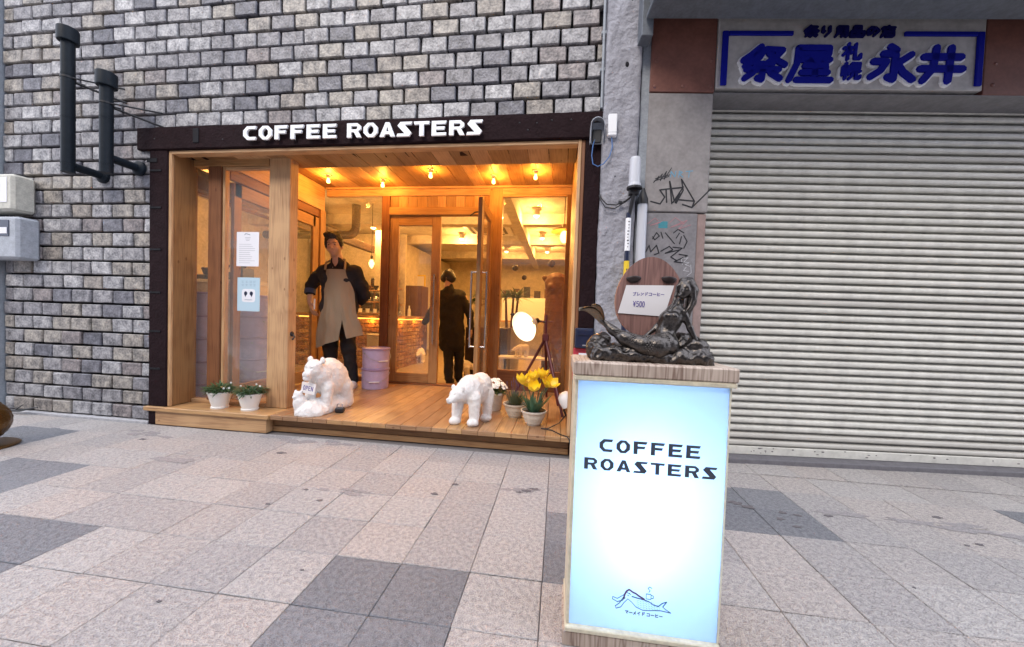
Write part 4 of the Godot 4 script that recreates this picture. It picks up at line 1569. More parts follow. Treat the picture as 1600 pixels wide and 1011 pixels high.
# ---------------------------------------------------------------- light-box sign on the pavement
func build_pavement_sign() -> void:
	var zf := 1.48
	var s := thing("pavement_sign", "glowing pale blue light box sign in a pine case", "sign")
	# pine case: base, sides, top board
	bx("base", V(0.045, 0.0, 1.3), V(0.482, 0.046, 1.492), M.pine, s, 1, 0.004)
	bx("base_rim", V(0.05, 0.0465, 1.292), V(0.478, 0.062, 1.497), M.cream_trim, s, 0, 0.003)
	bx("top_board", V(0.046, 0.797, 1.285), V(0.488, 0.836, 1.5), M.pine, s, 1, 0.004)
	bx("top_rim", V(0.05, 0.782, 1.287), V(0.485, 0.7965, 1.498), M.cream_trim, s, 0, 0.003)
	bx("side_rail", V(0.053, 0.063, 1.3), V(0.0625, 0.7815, 1.487), M.cream_trim, s, 1, 0.002)
	bx("side_rail", V(0.4715, 0.063, 1.3), V(0.476, 0.7815, 1.487), M.cream_trim, s, 1, 0.002)
	bx("back_board", V(0.063, 0.063, 1.3), V(0.471, 0.7815, 1.306), M.white, s, 1, 0.0)
	# translucent face lit from inside
	var pm := mat(L(0.5, 0.65, 0.97), 0.5)
	pm.backlight_enabled = true
	pm.backlight = Color(0.85, 0.93, 1.0)
	pm.metallic_specular = 0.3
	bx("light_panel", V(0.063, 0.063, zf), V(0.471, 0.7815, zf + 0.0025), pm, s, 1, 0.0)
	var t := Mb.new()
	t.tube([V(0.265, 0.36, 1.36), V(0.265, 0.5, 1.36)], 0.012, 10)
	put("lamp_tube", t, glow(Color(0.9, 0.97, 1.0), 6.0), s)
	for y in [0.3, 0.42, 0.54]:
		omni(V(0.265, y, 1.385), Color(0.88, 0.94, 1.0), SIGN_E, 0.03, s)
	# print
	var z := zf + 0.003
	var ident := Transform3D(Basis.IDENTITY, V(0, 0, 0))
	for i in 6:
		put("letter", letter(("COFFEE")[i], 0.0375, 0.0365, 0.0, 0.0012, Transform3D(Basis.IDENTITY, V(0.129 + i * 0.0474, 0.5785, z))), M.sign_ink, s)
	for i in 8:
		put("letter", letter(("ROASTERS")[i], 0.0365, 0.0335, 0.0, 0.0012, Transform3D(Basis.IDENTITY, V(0.088 + i * 0.0462, 0.5245, z))), M.sign_ink, s)
	var b := Mb.new()
	var kn := ["ma", "bar", "me", "i", "do", "ko", "bar", "hi", "bar"]
	for i in 9:
		glyph(b, KANA[kn[i]], Vector2(0.2205 + i * 0.0114 + (0.003 if i > 4 else 0.0), 0.1135), 0.0095, 0.0105, 0.0009, z, z + 0.0008)
	put("printed_name", b, M.sign_ink, s)
	# line drawing: a reclining figure with a fish tail and a steaming cup on its back
	b = Mb.new()
	var at := Vector2(0.182, 0.118)
	var pic := "25,38 20,34 12,28 2,31 1,26 12,21 22,25 28,32;34,30 26,20 20,10 10,6 8,11 17,19 24,32;30,46 27,42 25,36 28,30;34,30 42,24 52,14 66,9 80,10 92,12 104,13 124,11 112,18 107,22 115,34 106,30 98,22 88,24 78,30 66,33 52,35 42,37;28,44 34,43 40,40"
	for l in lines(pic):
		var q := []
		for p in l:
			q.append(at + Vector2(p.x, p.y) * 0.132)
		b.pen(q, 0.00075, z, z + 0.0008)
	for i in 15:
		for k in 4:
			var p := Vector2(54.0 + i * 3.3, 13.0 + k * 4.6 + (i % 2) * 1.2)
			if p.y > 12.0 + 0.0 and p.y < 32.5 - maxf(0.0, (i - 6) * 1.3):
				b.pen([at + p * 0.00132, at + (p + Vector2(0.1, 2.2)) * 0.00132], 0.00045, z, z + 0.0008, Transform3D.IDENTITY, 0)
	put("printed_figure", b, M.sign_ink_blue, s)
	b = Mb.new()
	var hair := "25,30 27,38 30,46 36,51 44,46 50,44 56,40 62,37 68,34"
	for l in lines(hair):
		var q := []
		for p in l:
			q.append(at + Vector2(p.x, p.y) * 0.132)
		b.pen(q, 0.0021, z, z + 0.0009)
	put("printed_hair", b, mat(L(0.1, 0.03, 0.09), 0.6), s)
	b = Mb.new()
	for l in lines("72,46 72,35 82,35 82,46 72,46;82,44 87,43 87,38 82,37;77,50 80,54 75,58 78,62 83,60;36,42 38,43;33,38 36,37"):
		var q := []
		for p in l:
			q.append(at + Vector2(p.x, p.y) * 0.132)
		b.pen(q, 0.0008, z, z + 0.0008)
	put("printed_cup", b, M.sign_ink_blue, s)
	# power lead
	b = Mb.new()
	b.tube([V(0.2, 0.03, 1.3), V(0.2, 0.012, 1.2), V(0.24, 0.006, 0.9), V(0.2, 0.006, 0.5), V(0.14, 0.02, 0.1)], 0.004, 7)
	tag(put("cable", b, M.black), "black power lead running from the sign to the shopfront", "cable")

const SIGN_E := 0.046

# ---------------------------------------------------------------- bronze mermaid on the sign
func build_statue() -> void:
	var s := thing("mermaid_statue", "dark bronze mermaid reclining on rocks on top of the sign", "statue", V(0.265, 0.8365, 1.395))
	# coordinates: x from -0.18 to 0.175, y up, z to the viewer
	var rk := Field.new(V(-0.2, -0.004, -0.075), V(0.2, 0.1, 0.085), 0.0042)
	rk.cap(V(-0.145, 0.014, 0), V(0.15, 0.016, 0.0), 0.028, 0.032, 0.01)
	rk.cap(V(-0.14, 0.015, 0.03), V(0.15, 0.012, 0.035), 0.028, 0.028, 0.01)
	rk.cap(V(-0.14, 0.015, -0.03), V(0.14, 0.015, -0.03), 0.028, 0.03, 0.01)
	rk.ell(V(-0.145, 0.04, 0.005), V(0.03, 0.028, 0.033), 0.015)
	rk.ell(V(-0.125, 0.058, -0.005), V(0.018, 0.02, 0.02), 0.012)
	rk.ell(V(0.135, 0.045, 0.01), V(0.036, 0.03, 0.04), 0.015)
	rk.ell(V(0.11, 0.05, -0.02), V(0.05, 0.035, 0.035), 0.012)
	rk.ell(V(-0.05, 0.02, 0.03), V(0.06, 0.018, 0.03), 0.012)
	rk.floor_at(0.0)
	var b := Mb.new()
	var rn := noise(61, 17.0, 3, FastNoiseLite.TYPE_SIMPLEX)
	rn.fractal_type = FastNoiseLite.FRACTAL_RIDGED
	rk.into(b, rn, 0.0085)
	put("rock_base", b, M.bronze, s)
	# body with tail
	var f := Field.new(V(-0.215, 0.01, -0.075), V(0.17, 0.26, 0.095), 0.0031)
	var tail := [V(0.05, 0.052, 0.03), V(0.02, 0.046, 0.042), V(-0.025, 0.05, 0.045), V(-0.07, 0.066, 0.038), V(-0.105, 0.09, 0.026), V(-0.135, 0.118, 0.016)]
	f.path(tail, [0.036, 0.034, 0.026, 0.019, 0.012, 0.008], 0.012)
	# hips to chest: seen from the front, leaning right
	f.path([V(0.048, 0.05, 0.015), V(0.052, 0.085, 0.008), V(0.066, 0.125, 0.004), V(0.08, 0.152, 0.0)], [0.034, 0.024, 0.03, 0.025], 0.014)
	f.ell(V(0.05, 0.137, 0.022), V(0.0145, 0.014, 0.014), 0.006)
	f.ell(V(0.068, 0.136, 0.03), V(0.0145, 0.014, 0.014), 0.006)
	f.path([V(0.082, 0.155, 0.0), V(0.093, 0.185, 0.002)], [0.014, 0.0115], 0.008)
	# head: face turned up to the left, hair swept back and down behind the shoulder
	f.ell(V(0.1, 0.218, 0.01), V(0.0195, 0.026, 0.022), 0.005, Basis(Vector3.BACK, 0.2))
	f.ell(V(0.092, 0.199, 0.021), V(0.0105, 0.009, 0.009), 0.006)
	f.cap(V(0.09, 0.217, 0.031), V(0.087, 0.208, 0.0345), 0.0026, 0.0036, 0.003)
	f.ell(V(0.082, 0.219, 0.027), V(0.0042, 0.003, 0.004), 0.002, Basis.IDENTITY, true)
	f.ell(V(0.0985, 0.22, 0.032), V(0.0042, 0.003, 0.004), 0.002, Basis.IDENTITY, true)
	f.cap(V(0.086, 0.2005, 0.03), V(0.094, 0.2005, 0.031), 0.0016, 0.0016, 0.0015, true)
	f.path([V(0.096, 0.243, 0.004), V(0.115, 0.238, -0.002), V(0.126, 0.218, -0.006), V(0.128, 0.185, -0.012), V(0.12, 0.15, -0.02), V(0.122, 0.115, -0.024)], [0.011, 0.017, 0.018, 0.015, 0.011, 0.005], 0.006)
	f.path([V(0.108, 0.24, 0.018), V(0.12, 0.222, 0.018), V(0.124, 0.192, 0.016), V(0.113, 0.166, 0.022), V(0.1, 0.15, 0.028)], [0.007, 0.009, 0.008, 0.006, 0.0025], 0.004)
	f.path([V(0.09, 0.24, 0.016), V(0.079, 0.226, 0.016), V(0.076, 0.2, 0.016), V(0.068, 0.176, 0.022), V(0.056, 0.158, 0.03)], [0.005, 0.006, 0.0055, 0.0045, 0.002], 0.003)
	# right-hand arm straight down to the rock
	f.path([V(0.1, 0.15, 0.012), V(0.118, 0.102, 0.022), V(0.14, 0.05, 0.034)], [0.0115, 0.0085, 0.0062], 0.006)
	f.path([V(0.14, 0.05, 0.034), V(0.148, 0.038, 0.042), V(0.158, 0.033, 0.046)], [0.007, 0.0055, 0.003], 0.003)
	for k in 4:
		f.cap(V(0.145, 0.04, 0.04), V(0.15 + 0.006 * k, 0.03 - 0.001 * k, 0.05 - 0.006 * k), 0.0032, 0.0022, 0.002)
	# far arm behind, down to the left
	f.path([V(0.065, 0.15, -0.015), V(0.035, 0.105, -0.02), V(0.0, 0.075, -0.005)], [0.011, 0.0085, 0.006], 0.006)
	f.path([V(0.0, 0.075, -0.005), V(-0.016, 0.067, 0.005), V(-0.026, 0.062, 0.012)], [0.006, 0.005, 0.0025], 0.003)
	b = Mb.new()
	var bn := noise(62, 60.0, 2)
	f.into(b, bn, 0.0012)
	put("body", b, M.bronze, s)
	# scales along the tail
	b = Mb.new()
	for i in 46:
		var u := i / 46.0 * 4.2
		var k := int(u)
		var c: Vector3 = tail[k].lerp(tail[k + 1], u - k)
		var rr: float = lerpf([0.036, 0.034, 0.026, 0.019, 0.012][k], [0.034, 0.026, 0.019, 0.012, 0.008][k], u - k)
		for j in 7:
			var a := lerpf(-0.9, 1.9, (j + 0.5 * (i % 2)) / 7.0)
			var nn := V(0.0, sin(a), cos(a))
			b.ball(c + nn * rr * 0.97, V(0.0042, 0.0042, 0.0042) * (0.55 + rr * 13.0), 6)
	put("scales", b, M.bronze, s)
	# fluke: two broad lobes
	for q in [[V(-0.208, 0.15, 0.03), V(-0.175, 0.155, 0.05), 1.0], [V(-0.165, 0.165, -0.02), V(-0.14, 0.168, -0.005), 0.8]]:
		b = Mb.new()
		var tip: Vector3 = q[0]
		var root := V(-0.128, 0.108, 0.016)
		var p := []
		var p2 := []
		for i in 12:
			var u := i / 11.0
			var mid := root.lerp(tip, u) + V(0, 0.022 * sin(PI * u), 0)
			var hw: float = 0.004 + 0.021 * sin(PI * pow(u, 0.75)) * q[2]
			var row := []
			var row2 := []
			for j in 7:
				var w := j / 3.0 - 1.0
				var c := mid + V(0.3, 0.25, 1.0).normalized() * hw * w + V(0, -0.004 * w * w + 0.0015 * sin(j * 2.6), 0)
				row.append(c + V(0, 0.002, 0))
				row2.append(c - V(0, 0.002, 0))
			p.append(row)
			p2.append(row2)
		b.grid(p)
		b.grid(p2, false, true)
		put("tail_fin", b, M.bronze_hi, s)

# ---------------------------------------------------------------- egg-shaped plaque behind the mermaid
func build_plaque() -> void:
	var s := thing("wooden_plaque", "egg shaped walnut plaque with two bean eyes behind the mermaid", "plaque", V(0.287, 1.035, 1.312), 0.0)
	s.rotation = Vector3(-0.04, 0.03, -0.03)
	var o := PackedVector2Array()
	for i in 40:
		var a := TAU * i / 40
		var y := sin(a) * 0.13
		o.append(Vector2(cos(a) * (0.107 - 0.012 * sin(a)), y))
	var b := Mb.new()
	b.ul = 1
	b.prism(o, -0.009, 0.009)
	put("board", b, M.walnut, s)
	for q in [[-0.055, 0.056, 0.1], [0.055, 0.06, -0.05]]:
		b = Mb.new()
		var fd := Field.new(V(-0.035, -0.025, -0.02), V(0.035, 0.025, 0.02), 0.0025)
		fd.ell(V(0, 0.004, 0), V(0.024, 0.018, 0.011), 0.003)
		fd.cap(V(-0.04, 0.02, 0), V(0.04, 0.02, 0), 0.014, 0.014, 0.004, true)
		fd.into(b, null, 0.0, Transform3D(Basis(Vector3.BACK, q[2]), V(q[0], q[1], 0.011)))
		put("bean_eye", b, M.duct, s)
	b = Mb.new()
	b.prism(PackedVector2Array([Vector2(-0.098, -0.058), Vector2(0.047, -0.06), Vector2(0.072, 0.041), Vector2(-0.077, 0.034)]), 0.011, 0.0122)
	var card := put("price_card", b, M.paper_warm, s)
	b = Mb.new()
	var kn := ["bu", "re", "n", "do", "ko", "bar", "hi", "bar"]
	for i in 8:
		glyph(b, KANA[kn[i]], Vector2(-0.055 + i * 0.0125, 0.001 + i * 0.0005), 0.0105, 0.0115, 0.0009, 0.0123, 0.0126)
	for l in lines("2,96 22,55 42,96;22,55 22,4;6,50 38,50;6,30 38,30;98,96 66,96 62,58 86,62 98,36 84,6 58,10;124,96 112,50 124,4 140,4 150,50 140,96 124,96;172,96 160,50 172,4 188,4 198,50 188,96 172,96"):
		var q := []
		for p in l:
			q.append(Vector2(-0.052, -0.034) + p * 0.018)
		b.pen(q, 0.0011, 0.0123, 0.0126)
	put("hand_lettering", b, M.ink_violet, card)
	# small white stand
	bx("stand", V(-0.03, -0.198, -0.02), V(0.03, -0.115, -0.0095), M.white, s, 1, 0.002)
	bx("stand_foot", V(-0.035, -0.1985, -0.0095), V(0.035, -0.19, 0.02), M.white, s, 0, 0.002)

# ---------------------------------------------------------------- white plaster bears
func bear_mesh(kind: int, cell: float, sc := 1.0) -> Mb:
	# facing +z, feet on y = 0
	var f := Field.new(V(-0.2, -0.01, -0.34), V(0.2, 0.52, 0.39), cell)
	if kind == 0: # hunched on an ice block, a cub at its feet
		f.cap(V(0, 0.025, -0.2), V(0, 0.02, 0.2), 0.1, 0.1, 0.02)
		f.cap(V(-0.07, 0.03, -0.18), V(-0.06, 0.02, 0.24), 0.06, 0.065, 0.02)
		f.cap(V(0.08, 0.04, -0.2), V(0.07, 0.02, 0.2), 0.06, 0.06, 0.02)
		f.ell(V(0, 0.27, -0.06), V(0.135, 0.15, 0.2), 0.03)
		f.ell(V(0, 0.34, -0.03), V(0.11, 0.115, 0.15), 0.03)
		f.ell(V(0, 0.33, 0.1), V(0.105, 0.1, 0.11), 0.04)
		f.cap(V(-0.075, 0.22, 0.1), V(-0.08, 0.08, 0.14), 0.05, 0.045, 0.025)
		f.cap(V(0.08, 0.22, 0.08), V(0.08, 0.08, 0.1), 0.055, 0.045, 0.025)
		f.cap(V(0.08, 0.2, -0.16), V(0.09, 0.06, -0.2), 0.075, 0.06, 0.03)
		f.cap(V(-0.08, 0.2, -0.16), V(-0.09, 0.06, -0.2), 0.075, 0.06, 0.03)
		f.ell(V(0.0, 0.385, 0.17), V(0.078, 0.075, 0.08), 0.02)
		f.ell(V(0.0, 0.345, 0.245), V(0.04, 0.036, 0.05), 0.02)
		f.ell(V(0.0, 0.362, 0.285), V(0.017, 0.013, 0.012), 0.006)
		f.cap(V(0.0, 0.318, 0.25), V(0, 0.315, 0.275), 0.028, 0.02, 0.01)
		for s in [-1, 1]:
			f.ell(V(s * 0.068, 0.455, 0.14), V(0.028, 0.028, 0.018), 0.01)
			f.ell(V(s * 0.03, 0.395, 0.238), V(0.012, 0.01, 0.012), 0.004, Basis.IDENTITY, true)
		f.cap(V(-0.03, 0.33, 0.295), V(0.03, 0.33, 0.295), 0.006, 0.006, 0.004, true)
		# cub
		f.ell(V(-0.09, 0.1, 0.24), V(0.055, 0.07, 0.06), 0.02)
		f.ell(V(-0.1, 0.165, 0.255), V(0.038, 0.036, 0.038), 0.015)
		f.ell(V(-0.105, 0.155, 0.292), V(0.018, 0.016, 0.018), 0.008)
		for s in [-1, 1]:
			f.ell(V(-0.1 + s * 0.03, 0.195, 0.25), V(0.013, 0.013, 0.01), 0.006)
	elif kind == 1: # walking with its head low
		f.ell(V(0, 0.255, -0.03), V(0.115, 0.115, 0.21), 0.03)
		f.ell(V(0, 0.3, 0.05), V(0.1, 0.085, 0.11), 0.04)
		f.ell(V(0, 0.3, -0.14), V(0.1, 0.09, 0.1), 0.04)
		for q in [[-0.075, 0.13, -0.075, 0.155], [0.08, 0.1, 0.085, 0.1], [-0.075, -0.17, -0.08, -0.21], [0.075, -0.15, 0.08, -0.14]]:
			f.cap(V(q[0], 0.22, q[1]), V(q[2], 0.05, q[3]), 0.06, 0.042, 0.03)
			f.ell(V(q[2], 0.026, q[3] + 0.025), V(0.048, 0.032, 0.062), 0.012)
		f.cap(V(0, 0.285, 0.13), V(-0.02, 0.25, 0.22), 0.08, 0.056, 0.03)
		f.ell(V(-0.022, 0.245, 0.25), V(0.056, 0.052, 0.058), 0.012)
		f.cap(V(-0.026, 0.225, 0.295), V(-0.03, 0.212, 0.34), 0.032, 0.022, 0.01)
		f.ell(V(-0.031, 0.224, 0.362), V(0.013, 0.01, 0.009), 0.003)
		for s in [-1, 1]:
			f.ell(V(-0.02 + s * 0.048, 0.298, 0.225), V(0.02, 0.024, 0.013), 0.006)
			f.ell(V(-0.024 + s * 0.024, 0.258, 0.3), V(0.008, 0.008, 0.008), 0.003, Basis.IDENTITY, true)
		f.cap(V(-0.055, 0.2, 0.35), V(-0.005, 0.2, 0.35), 0.004, 0.004, 0.003, true)
		f.ell(V(0, 0.28, -0.25), V(0.02, 0.024, 0.02), 0.01)
	f.floor_at(0.0)
	var b := Mb.new()
	var nz := noise(41 + kind, 11.0, 3)
	nz.fractal_type = FastNoiseLite.FRACTAL_RIDGED
	f.into(b, nz, 0.006, Transform3D(Basis.IDENTITY.scaled(Vector3.ONE * sc), Vector3.ZERO))
	return b

func build_bears() -> void:
	var b1 := thing("bear_statue", "white plaster bear on an ice block with a cub and an OPEN sign", "bear statue", V(-1.88, 0.1455, -0.23), -0.1)
	b1.scale = V(0.82, 0.93, 0.82)
	put("body", bear_mesh(0, 0.0058), M.plaster, b1)
	var pl := Node3D.new()
	pl.name = "open_sign"
	b1.add_child(pl)
	pl.position = V(-0.01, 0.225, 0.222)
	pl.rotation = Vector3(-0.1, 0.05, -0.1)
	bx("board", V(-0.075, -0.045, 0.0), V(0.075, 0.045, 0.008), M.paper_warm, pl, 0, 0.002)
	var b := Mb.new()
	var txt := ["6,50 30,96 70,96 94,50 70,4 30,4 6,50", "10,0 10,96 78,92 86,66 70,48 10,46", "88,96 10,96 10,4 90,4;10,50 76,50", "8,0 8,98 88,2 88,98"]
	for i in 4:
		glyph(b, txt[i], Vector2(-0.052 + i * 0.028, -0.018), 0.021, 0.036, 0.0026, 0.0082, 0.009)
	put("painted_word", b, M.ink_violet, pl)
	b = Mb.new()
	b.tube([V(-0.06, 0.045, 0.004), V(-0.045, 0.1, -0.02), V(0.0, 0.13, -0.03), V(0.045, 0.1, -0.02), V(0.06, 0.045, 0.004)], 0.003, 6)
	put("cord", b, M.cream, pl)
	var bell := thing("cow_bell", "small dark metal bell standing beside the OPEN bear's feet", "bell", V(-1.72, 0.146, -0.17), 0.3)
	b = Mb.new()
	b.box(V(0, 0.022, 0), V(0.07, 0.04, 0.045), 0.008)
	put("body", b, M.iron, bell)
	b = Mb.new()
	b.tube([V(-0.022, 0.042, 0), V(-0.02, 0.066, 0), V(0, 0.076, 0), V(0.02, 0.066, 0), V(0.022, 0.042, 0)], 0.005, 8)
	put("ring", b, M.galv, bell)
	var b2 := thing("bear_statue", "white plaster walking bear with lowered head at the deck edge", "bear statue", V(-0.635, 0.1455, -0.19), -0.42)
	b2.scale = V(0.86, 0.94, 0.72)
	var wm := bear_mesh(1, 0.0055)
	put("body", wm, M.plaster, b2)
	var small := bear_mesh(1, 0.011, 0.75).mesh()
	for q in [[V(-2.78, -0.004, -4.55), 0.25, "small white bear statue on the floor by the brick counter"], [V(-1.47, -0.004, -2.95), 1.6, "white bear statue on the floor behind the walking person"], [V(-0.52, 0.4, -2.75), -0.9, "white bear figure on the low shelf behind the tripod lamp"]]:
		var o := thing("bear_statue", q[2], "bear statue", q[0], q[1])
		put("body", small, M.plaster, o)
		o.scale = Vector3.ONE * (0.62 if q[0].y > 0.1 else 1.0)

# ---------------------------------------------------------------- flower pots
func blade(b: Mb, root: Vector3, dir: Vector3, len: float, w: float, droop: float, n := 5) -> void:
	var side := dir.cross(Vector3.UP)
	side = side.normalized() if side.length() > 0.05 else Vector3.RIGHT
	var p := []
	for i in n + 1:
		var u := float(i) / n
		var c := root + dir * len * u - Vector3.UP * droop * u * u
		var hw := w * (0.35 + 0.65 * sin(PI * minf(1.0, u * 0.8 + 0.2))) * (1.0 - pow(u, 4.0))
		var fold := V(0, hw * 0.35, 0)
		p.append([c - side * hw + fold, c, c + side * hw + fold])
	b.grid(p)

func pot(t: Node3D, prof: Array, m: Material, soil_y: float, soil_r: float) -> void:
	var b := Mb.new()
	b.lathe(prof, Vector3.ZERO, Basis.IDENTITY, 28)
	put("pot", b, m, t)
	b = Mb.new()
	b.lathe([Vector2(soil_r, soil_y - 0.004), Vector2(soil_r * 0.6, soil_y + 0.004), Vector2(0.0, soil_y + 0.006)], Vector3.ZERO, Basis.IDENTITY, 16)
	put("soil", b, M.soil, t)

func leafy(b: Mb, n: int, r: float, h: float, y0: float, ln: float, w: float) -> void:
	for i in n:
		var a := rng.randf() * TAU
		var q := sqrt(rng.randf())
		var root := V(cos(a) * r * q, y0 + rng.randf() * h * (1.0 - 0.4 * q), sin(a) * r * q)
		var d := V(cos(a) * (0.3 + q), rng.randf_range(0.15, 1.0), sin(a) * (0.3 + q)).normalized()
		blade(b, root, d, ln * rng.randf_range(0.6, 1.2), w * rng.randf_range(0.7, 1.2), ln * rng.randf_range(0.1, 0.6), 3)

func build_pots() -> void:
	var white := [Vector2(0.0, 0.0), Vector2(0.06, 0.0), Vector2(0.062, 0.012), Vector2(0.055, 0.016), Vector2(0.083, 0.122), Vector2(0.087, 0.122), Vector2(0.087, 0.134), Vector2(0.078, 0.134), Vector2(0.072, 0.11)]
	for q in [[-2.7, -0.07, "white tapered pot of dark green foliage, left of the pair by the window"], [-2.435, -0.075, "white tapered pot of dark green foliage nearer the corner post"]]:
		var t := thing("flower_pot", q[2], "flower pot", V(q[0], 0.1462, q[1]), rng.randf(), "white pots on the window shelf")
		pot(t, white, M.pot_white, 0.118, 0.076)
		var b := Mb.new()
		leafy(b, 220, 0.085, 0.075, 0.118, 0.06, 0.007)
		put("foliage", b, M.leaf0, t)
		b = Mb.new()
		leafy(b, 60, 0.085, 0.05, 0.125, 0.06, 0.006)
		put("foliage", b, M.leaf1, t)
		b = Mb.new()
		for i in 4:
			var a := rng.randf() * TAU
			var c := V(cos(a) * rng.randf_range(0.04, 0.12), rng.randf_range(0.15, 0.21), sin(a) * rng.randf_range(0.04, 0.1))
			for k in 5:
				var e := TAU * k / 5
				b.ball(c + V(cos(e) * 0.005, sin(e) * 0.005, 0), V(0.004, 0.004, 0.0025), 6)
		put("flowers", b, M.petal_white, t)
	# white primulas
	var t := thing("flower_pot", "cream pot of massed white flowers behind the walking bear", "flower pot", V(-0.535, 0.1455, -0.6))
	t.scale = Vector3.ONE * 1.15
	pot(t, [Vector2(0.0, 0.0), Vector2(0.05, 0.0), Vector2(0.07, 0.12), Vector2(0.076, 0.12), Vector2(0.076, 0.135), Vector2(0.068, 0.135), Vector2(0.064, 0.11)], M.cream, 0.12, 0.068)
	var b := Mb.new()
	leafy(b, 70, 0.06, 0.04, 0.125, 0.06, 0.014)
	put("foliage", b, M.leaf0, t)
	b = Mb.new()
	for i in 46:
		var a := rng.randf() * TAU
		var q := sqrt(rng.randf())
		var nn := V(cos(a) * q * 0.9, 0.55 + rng.randf() * 0.5, sin(a) * q * 0.9 + 0.25).normalized()
		var c := V(cos(a) * q * 0.095, 0.17 + 0.055 * (1.0 - q * q) + rng.randf() * 0.015, sin(a) * q * 0.085)
		var bs := Basis.looking_at(nn, V(0.1, 0.9, 0.3))
		for k in 5:
			var e := TAU * k / 5 + i
			b.ball(c + bs * V(cos(e) * 0.0095, sin(e) * 0.0095, 0), V(0.0085, 0.0085, 0.003), 6, bs)
	put("flowers", b, M.petal_white, t)
	var bowl := [Vector2(0.0, 0.0), Vector2(0.052, 0.0), Vector2(0.056, 0.014), Vector2(0.066, 0.018), Vector2(0.069, 0.036), Vector2(0.075, 0.038), Vector2(0.078, 0.056), Vector2(0.084, 0.058), Vector2(0.088, 0.085), Vector2(0.096, 0.1), Vector2(0.1, 0.1), Vector2(0.101, 0.112), Vector2(0.093, 0.112), Vector2(0.086, 0.09)]
	# lavender
	t = thing("flower_pot", "cream ribbed bowl of grey green lavender behind the tulips", "flower pot", V(-0.33, 0.1455, -0.42))
	pot(t, bowl, M.cream, 0.096, 0.09)
	b = Mb.new()
	for i in 260:
		var a := rng.randf() * TAU
		var q := sqrt(rng.randf())
		var d := V(cos(a) * q * 0.65, 1.0, sin(a) * q * 0.65).normalized()
		blade(b, V(cos(a) * q * 0.06, 0.095 + rng.randf() * 0.05, sin(a) * q * 0.06), d, rng.randf_range(0.05, 0.12), 0.0026, 0.01, 2)
	put("foliage", b, M.leaf_grey, t)
	b = Mb.new()
	for i in 18:
		var a := rng.randf() * TAU
		var q := rng.randf()
		var r0 := V(cos(a) * q * 0.05, 0.12, sin(a) * q * 0.05)
		var r1 := r0 + V(cos(a) * q * 0.07 + rng.randf_range(-0.02, 0.02), rng.randf_range(0.13, 0.2), sin(a) * q * 0.07)
		b.tube([r0, r1], 0.0011, 4, false)
		b.ball(r1, V(0.004, 0.014, 0.004), 6)
	put("stalks", b, mat(L(0.12, 0.08, 0.14), 0.7), t)
	# yellow tulips
	t = thing("tulip_pot", "cream ribbed bowl of open yellow tulips at the deck edge", "flower pot", V(-0.165, 0.1455, -0.235))
	pot(t, bowl, M.cream, 0.096, 0.09)
	b = Mb.new()
	for i in 26:
		var a := TAU * i / 26 + rng.randf_range(-0.15, 0.15)
		var d := V(cos(a) * rng.randf_range(0.25, 0.75), 1.0, sin(a) * rng.randf_range(0.25, 0.75)).normalized()
		blade(b, V(cos(a) * 0.035, 0.095, sin(a) * 0.035), d, rng.randf_range(0.13, 0.22), rng.randf_range(0.012, 0.02), rng.randf_range(0.02, 0.07), 8)
	put("leaves", b, M.tulip_leaf, t)
	var stems := Mb.new()
	var heads := [[-0.095, 0.305, 0.04, 0.02, 0.0, 0.15], [-0.01, 0.33, 0.02, 0.02, 0.05, 0.12], [0.045, 0.345, -0.01, 0.25, 0.0, 0.15], [-0.005, 0.265, 0.075, 0.1, 0.6, 0.3], [-0.05, 0.275, -0.03, -0.3, 0.2, 0.4], [0.085, 0.29, 0.02, 0.5, 0.3, 1.0], [0.105, 0.3, 0.045, 0.6, 0.5, 0.9]]
	for q in heads:
		var c := V(q[0], q[1] + 0.005, q[2])
		var r0 := V(q[0] * 0.25, 0.09, q[2] * 0.3)
		stems.tube([r0, r0.lerp(c, 0.6) + V(0, 0.02, 0), c], 0.0035, 6, false)
		var fl := Mb.new()
		var up := V(q[3], 1.0, q[4]).normalized()
		var bs := Basis(Quaternion(Vector3.UP, up))
		for k in 6:
			var a: float = TAU * k / 6 + q[0] * 30.0
			var open: float = q[5] * (1.0 if k % 2 == 0 else 0.75)
			var p := []
			for i in 7:
				var u := i / 6.0
				var rr := 0.004 + 0.041 * sin(minf(u * 2.3, PI * 0.62)) + open * 0.024 * u * u
				var row := []
				for j in 5:
					var w := j / 2.0 - 1.0
					var hw := 0.62 * sqrt(maxf(0.0, sin(PI * (0.12 + 0.86 * u)))) * (1.0 if k % 2 == 0 else 0.95)
					var an: float = a + w * hw
					row.append(c + bs * V(cos(an) * rr, u * 0.086 * (1.0 - 0.12 * w * w) - open * 0.012 * u * u, sin(an) * rr))
				p.append(row)
			fl.grid(p)
		put("tulip_bloom", fl, M.yellow, t)
	put("stems", stems, M.tulip_leaf, t)

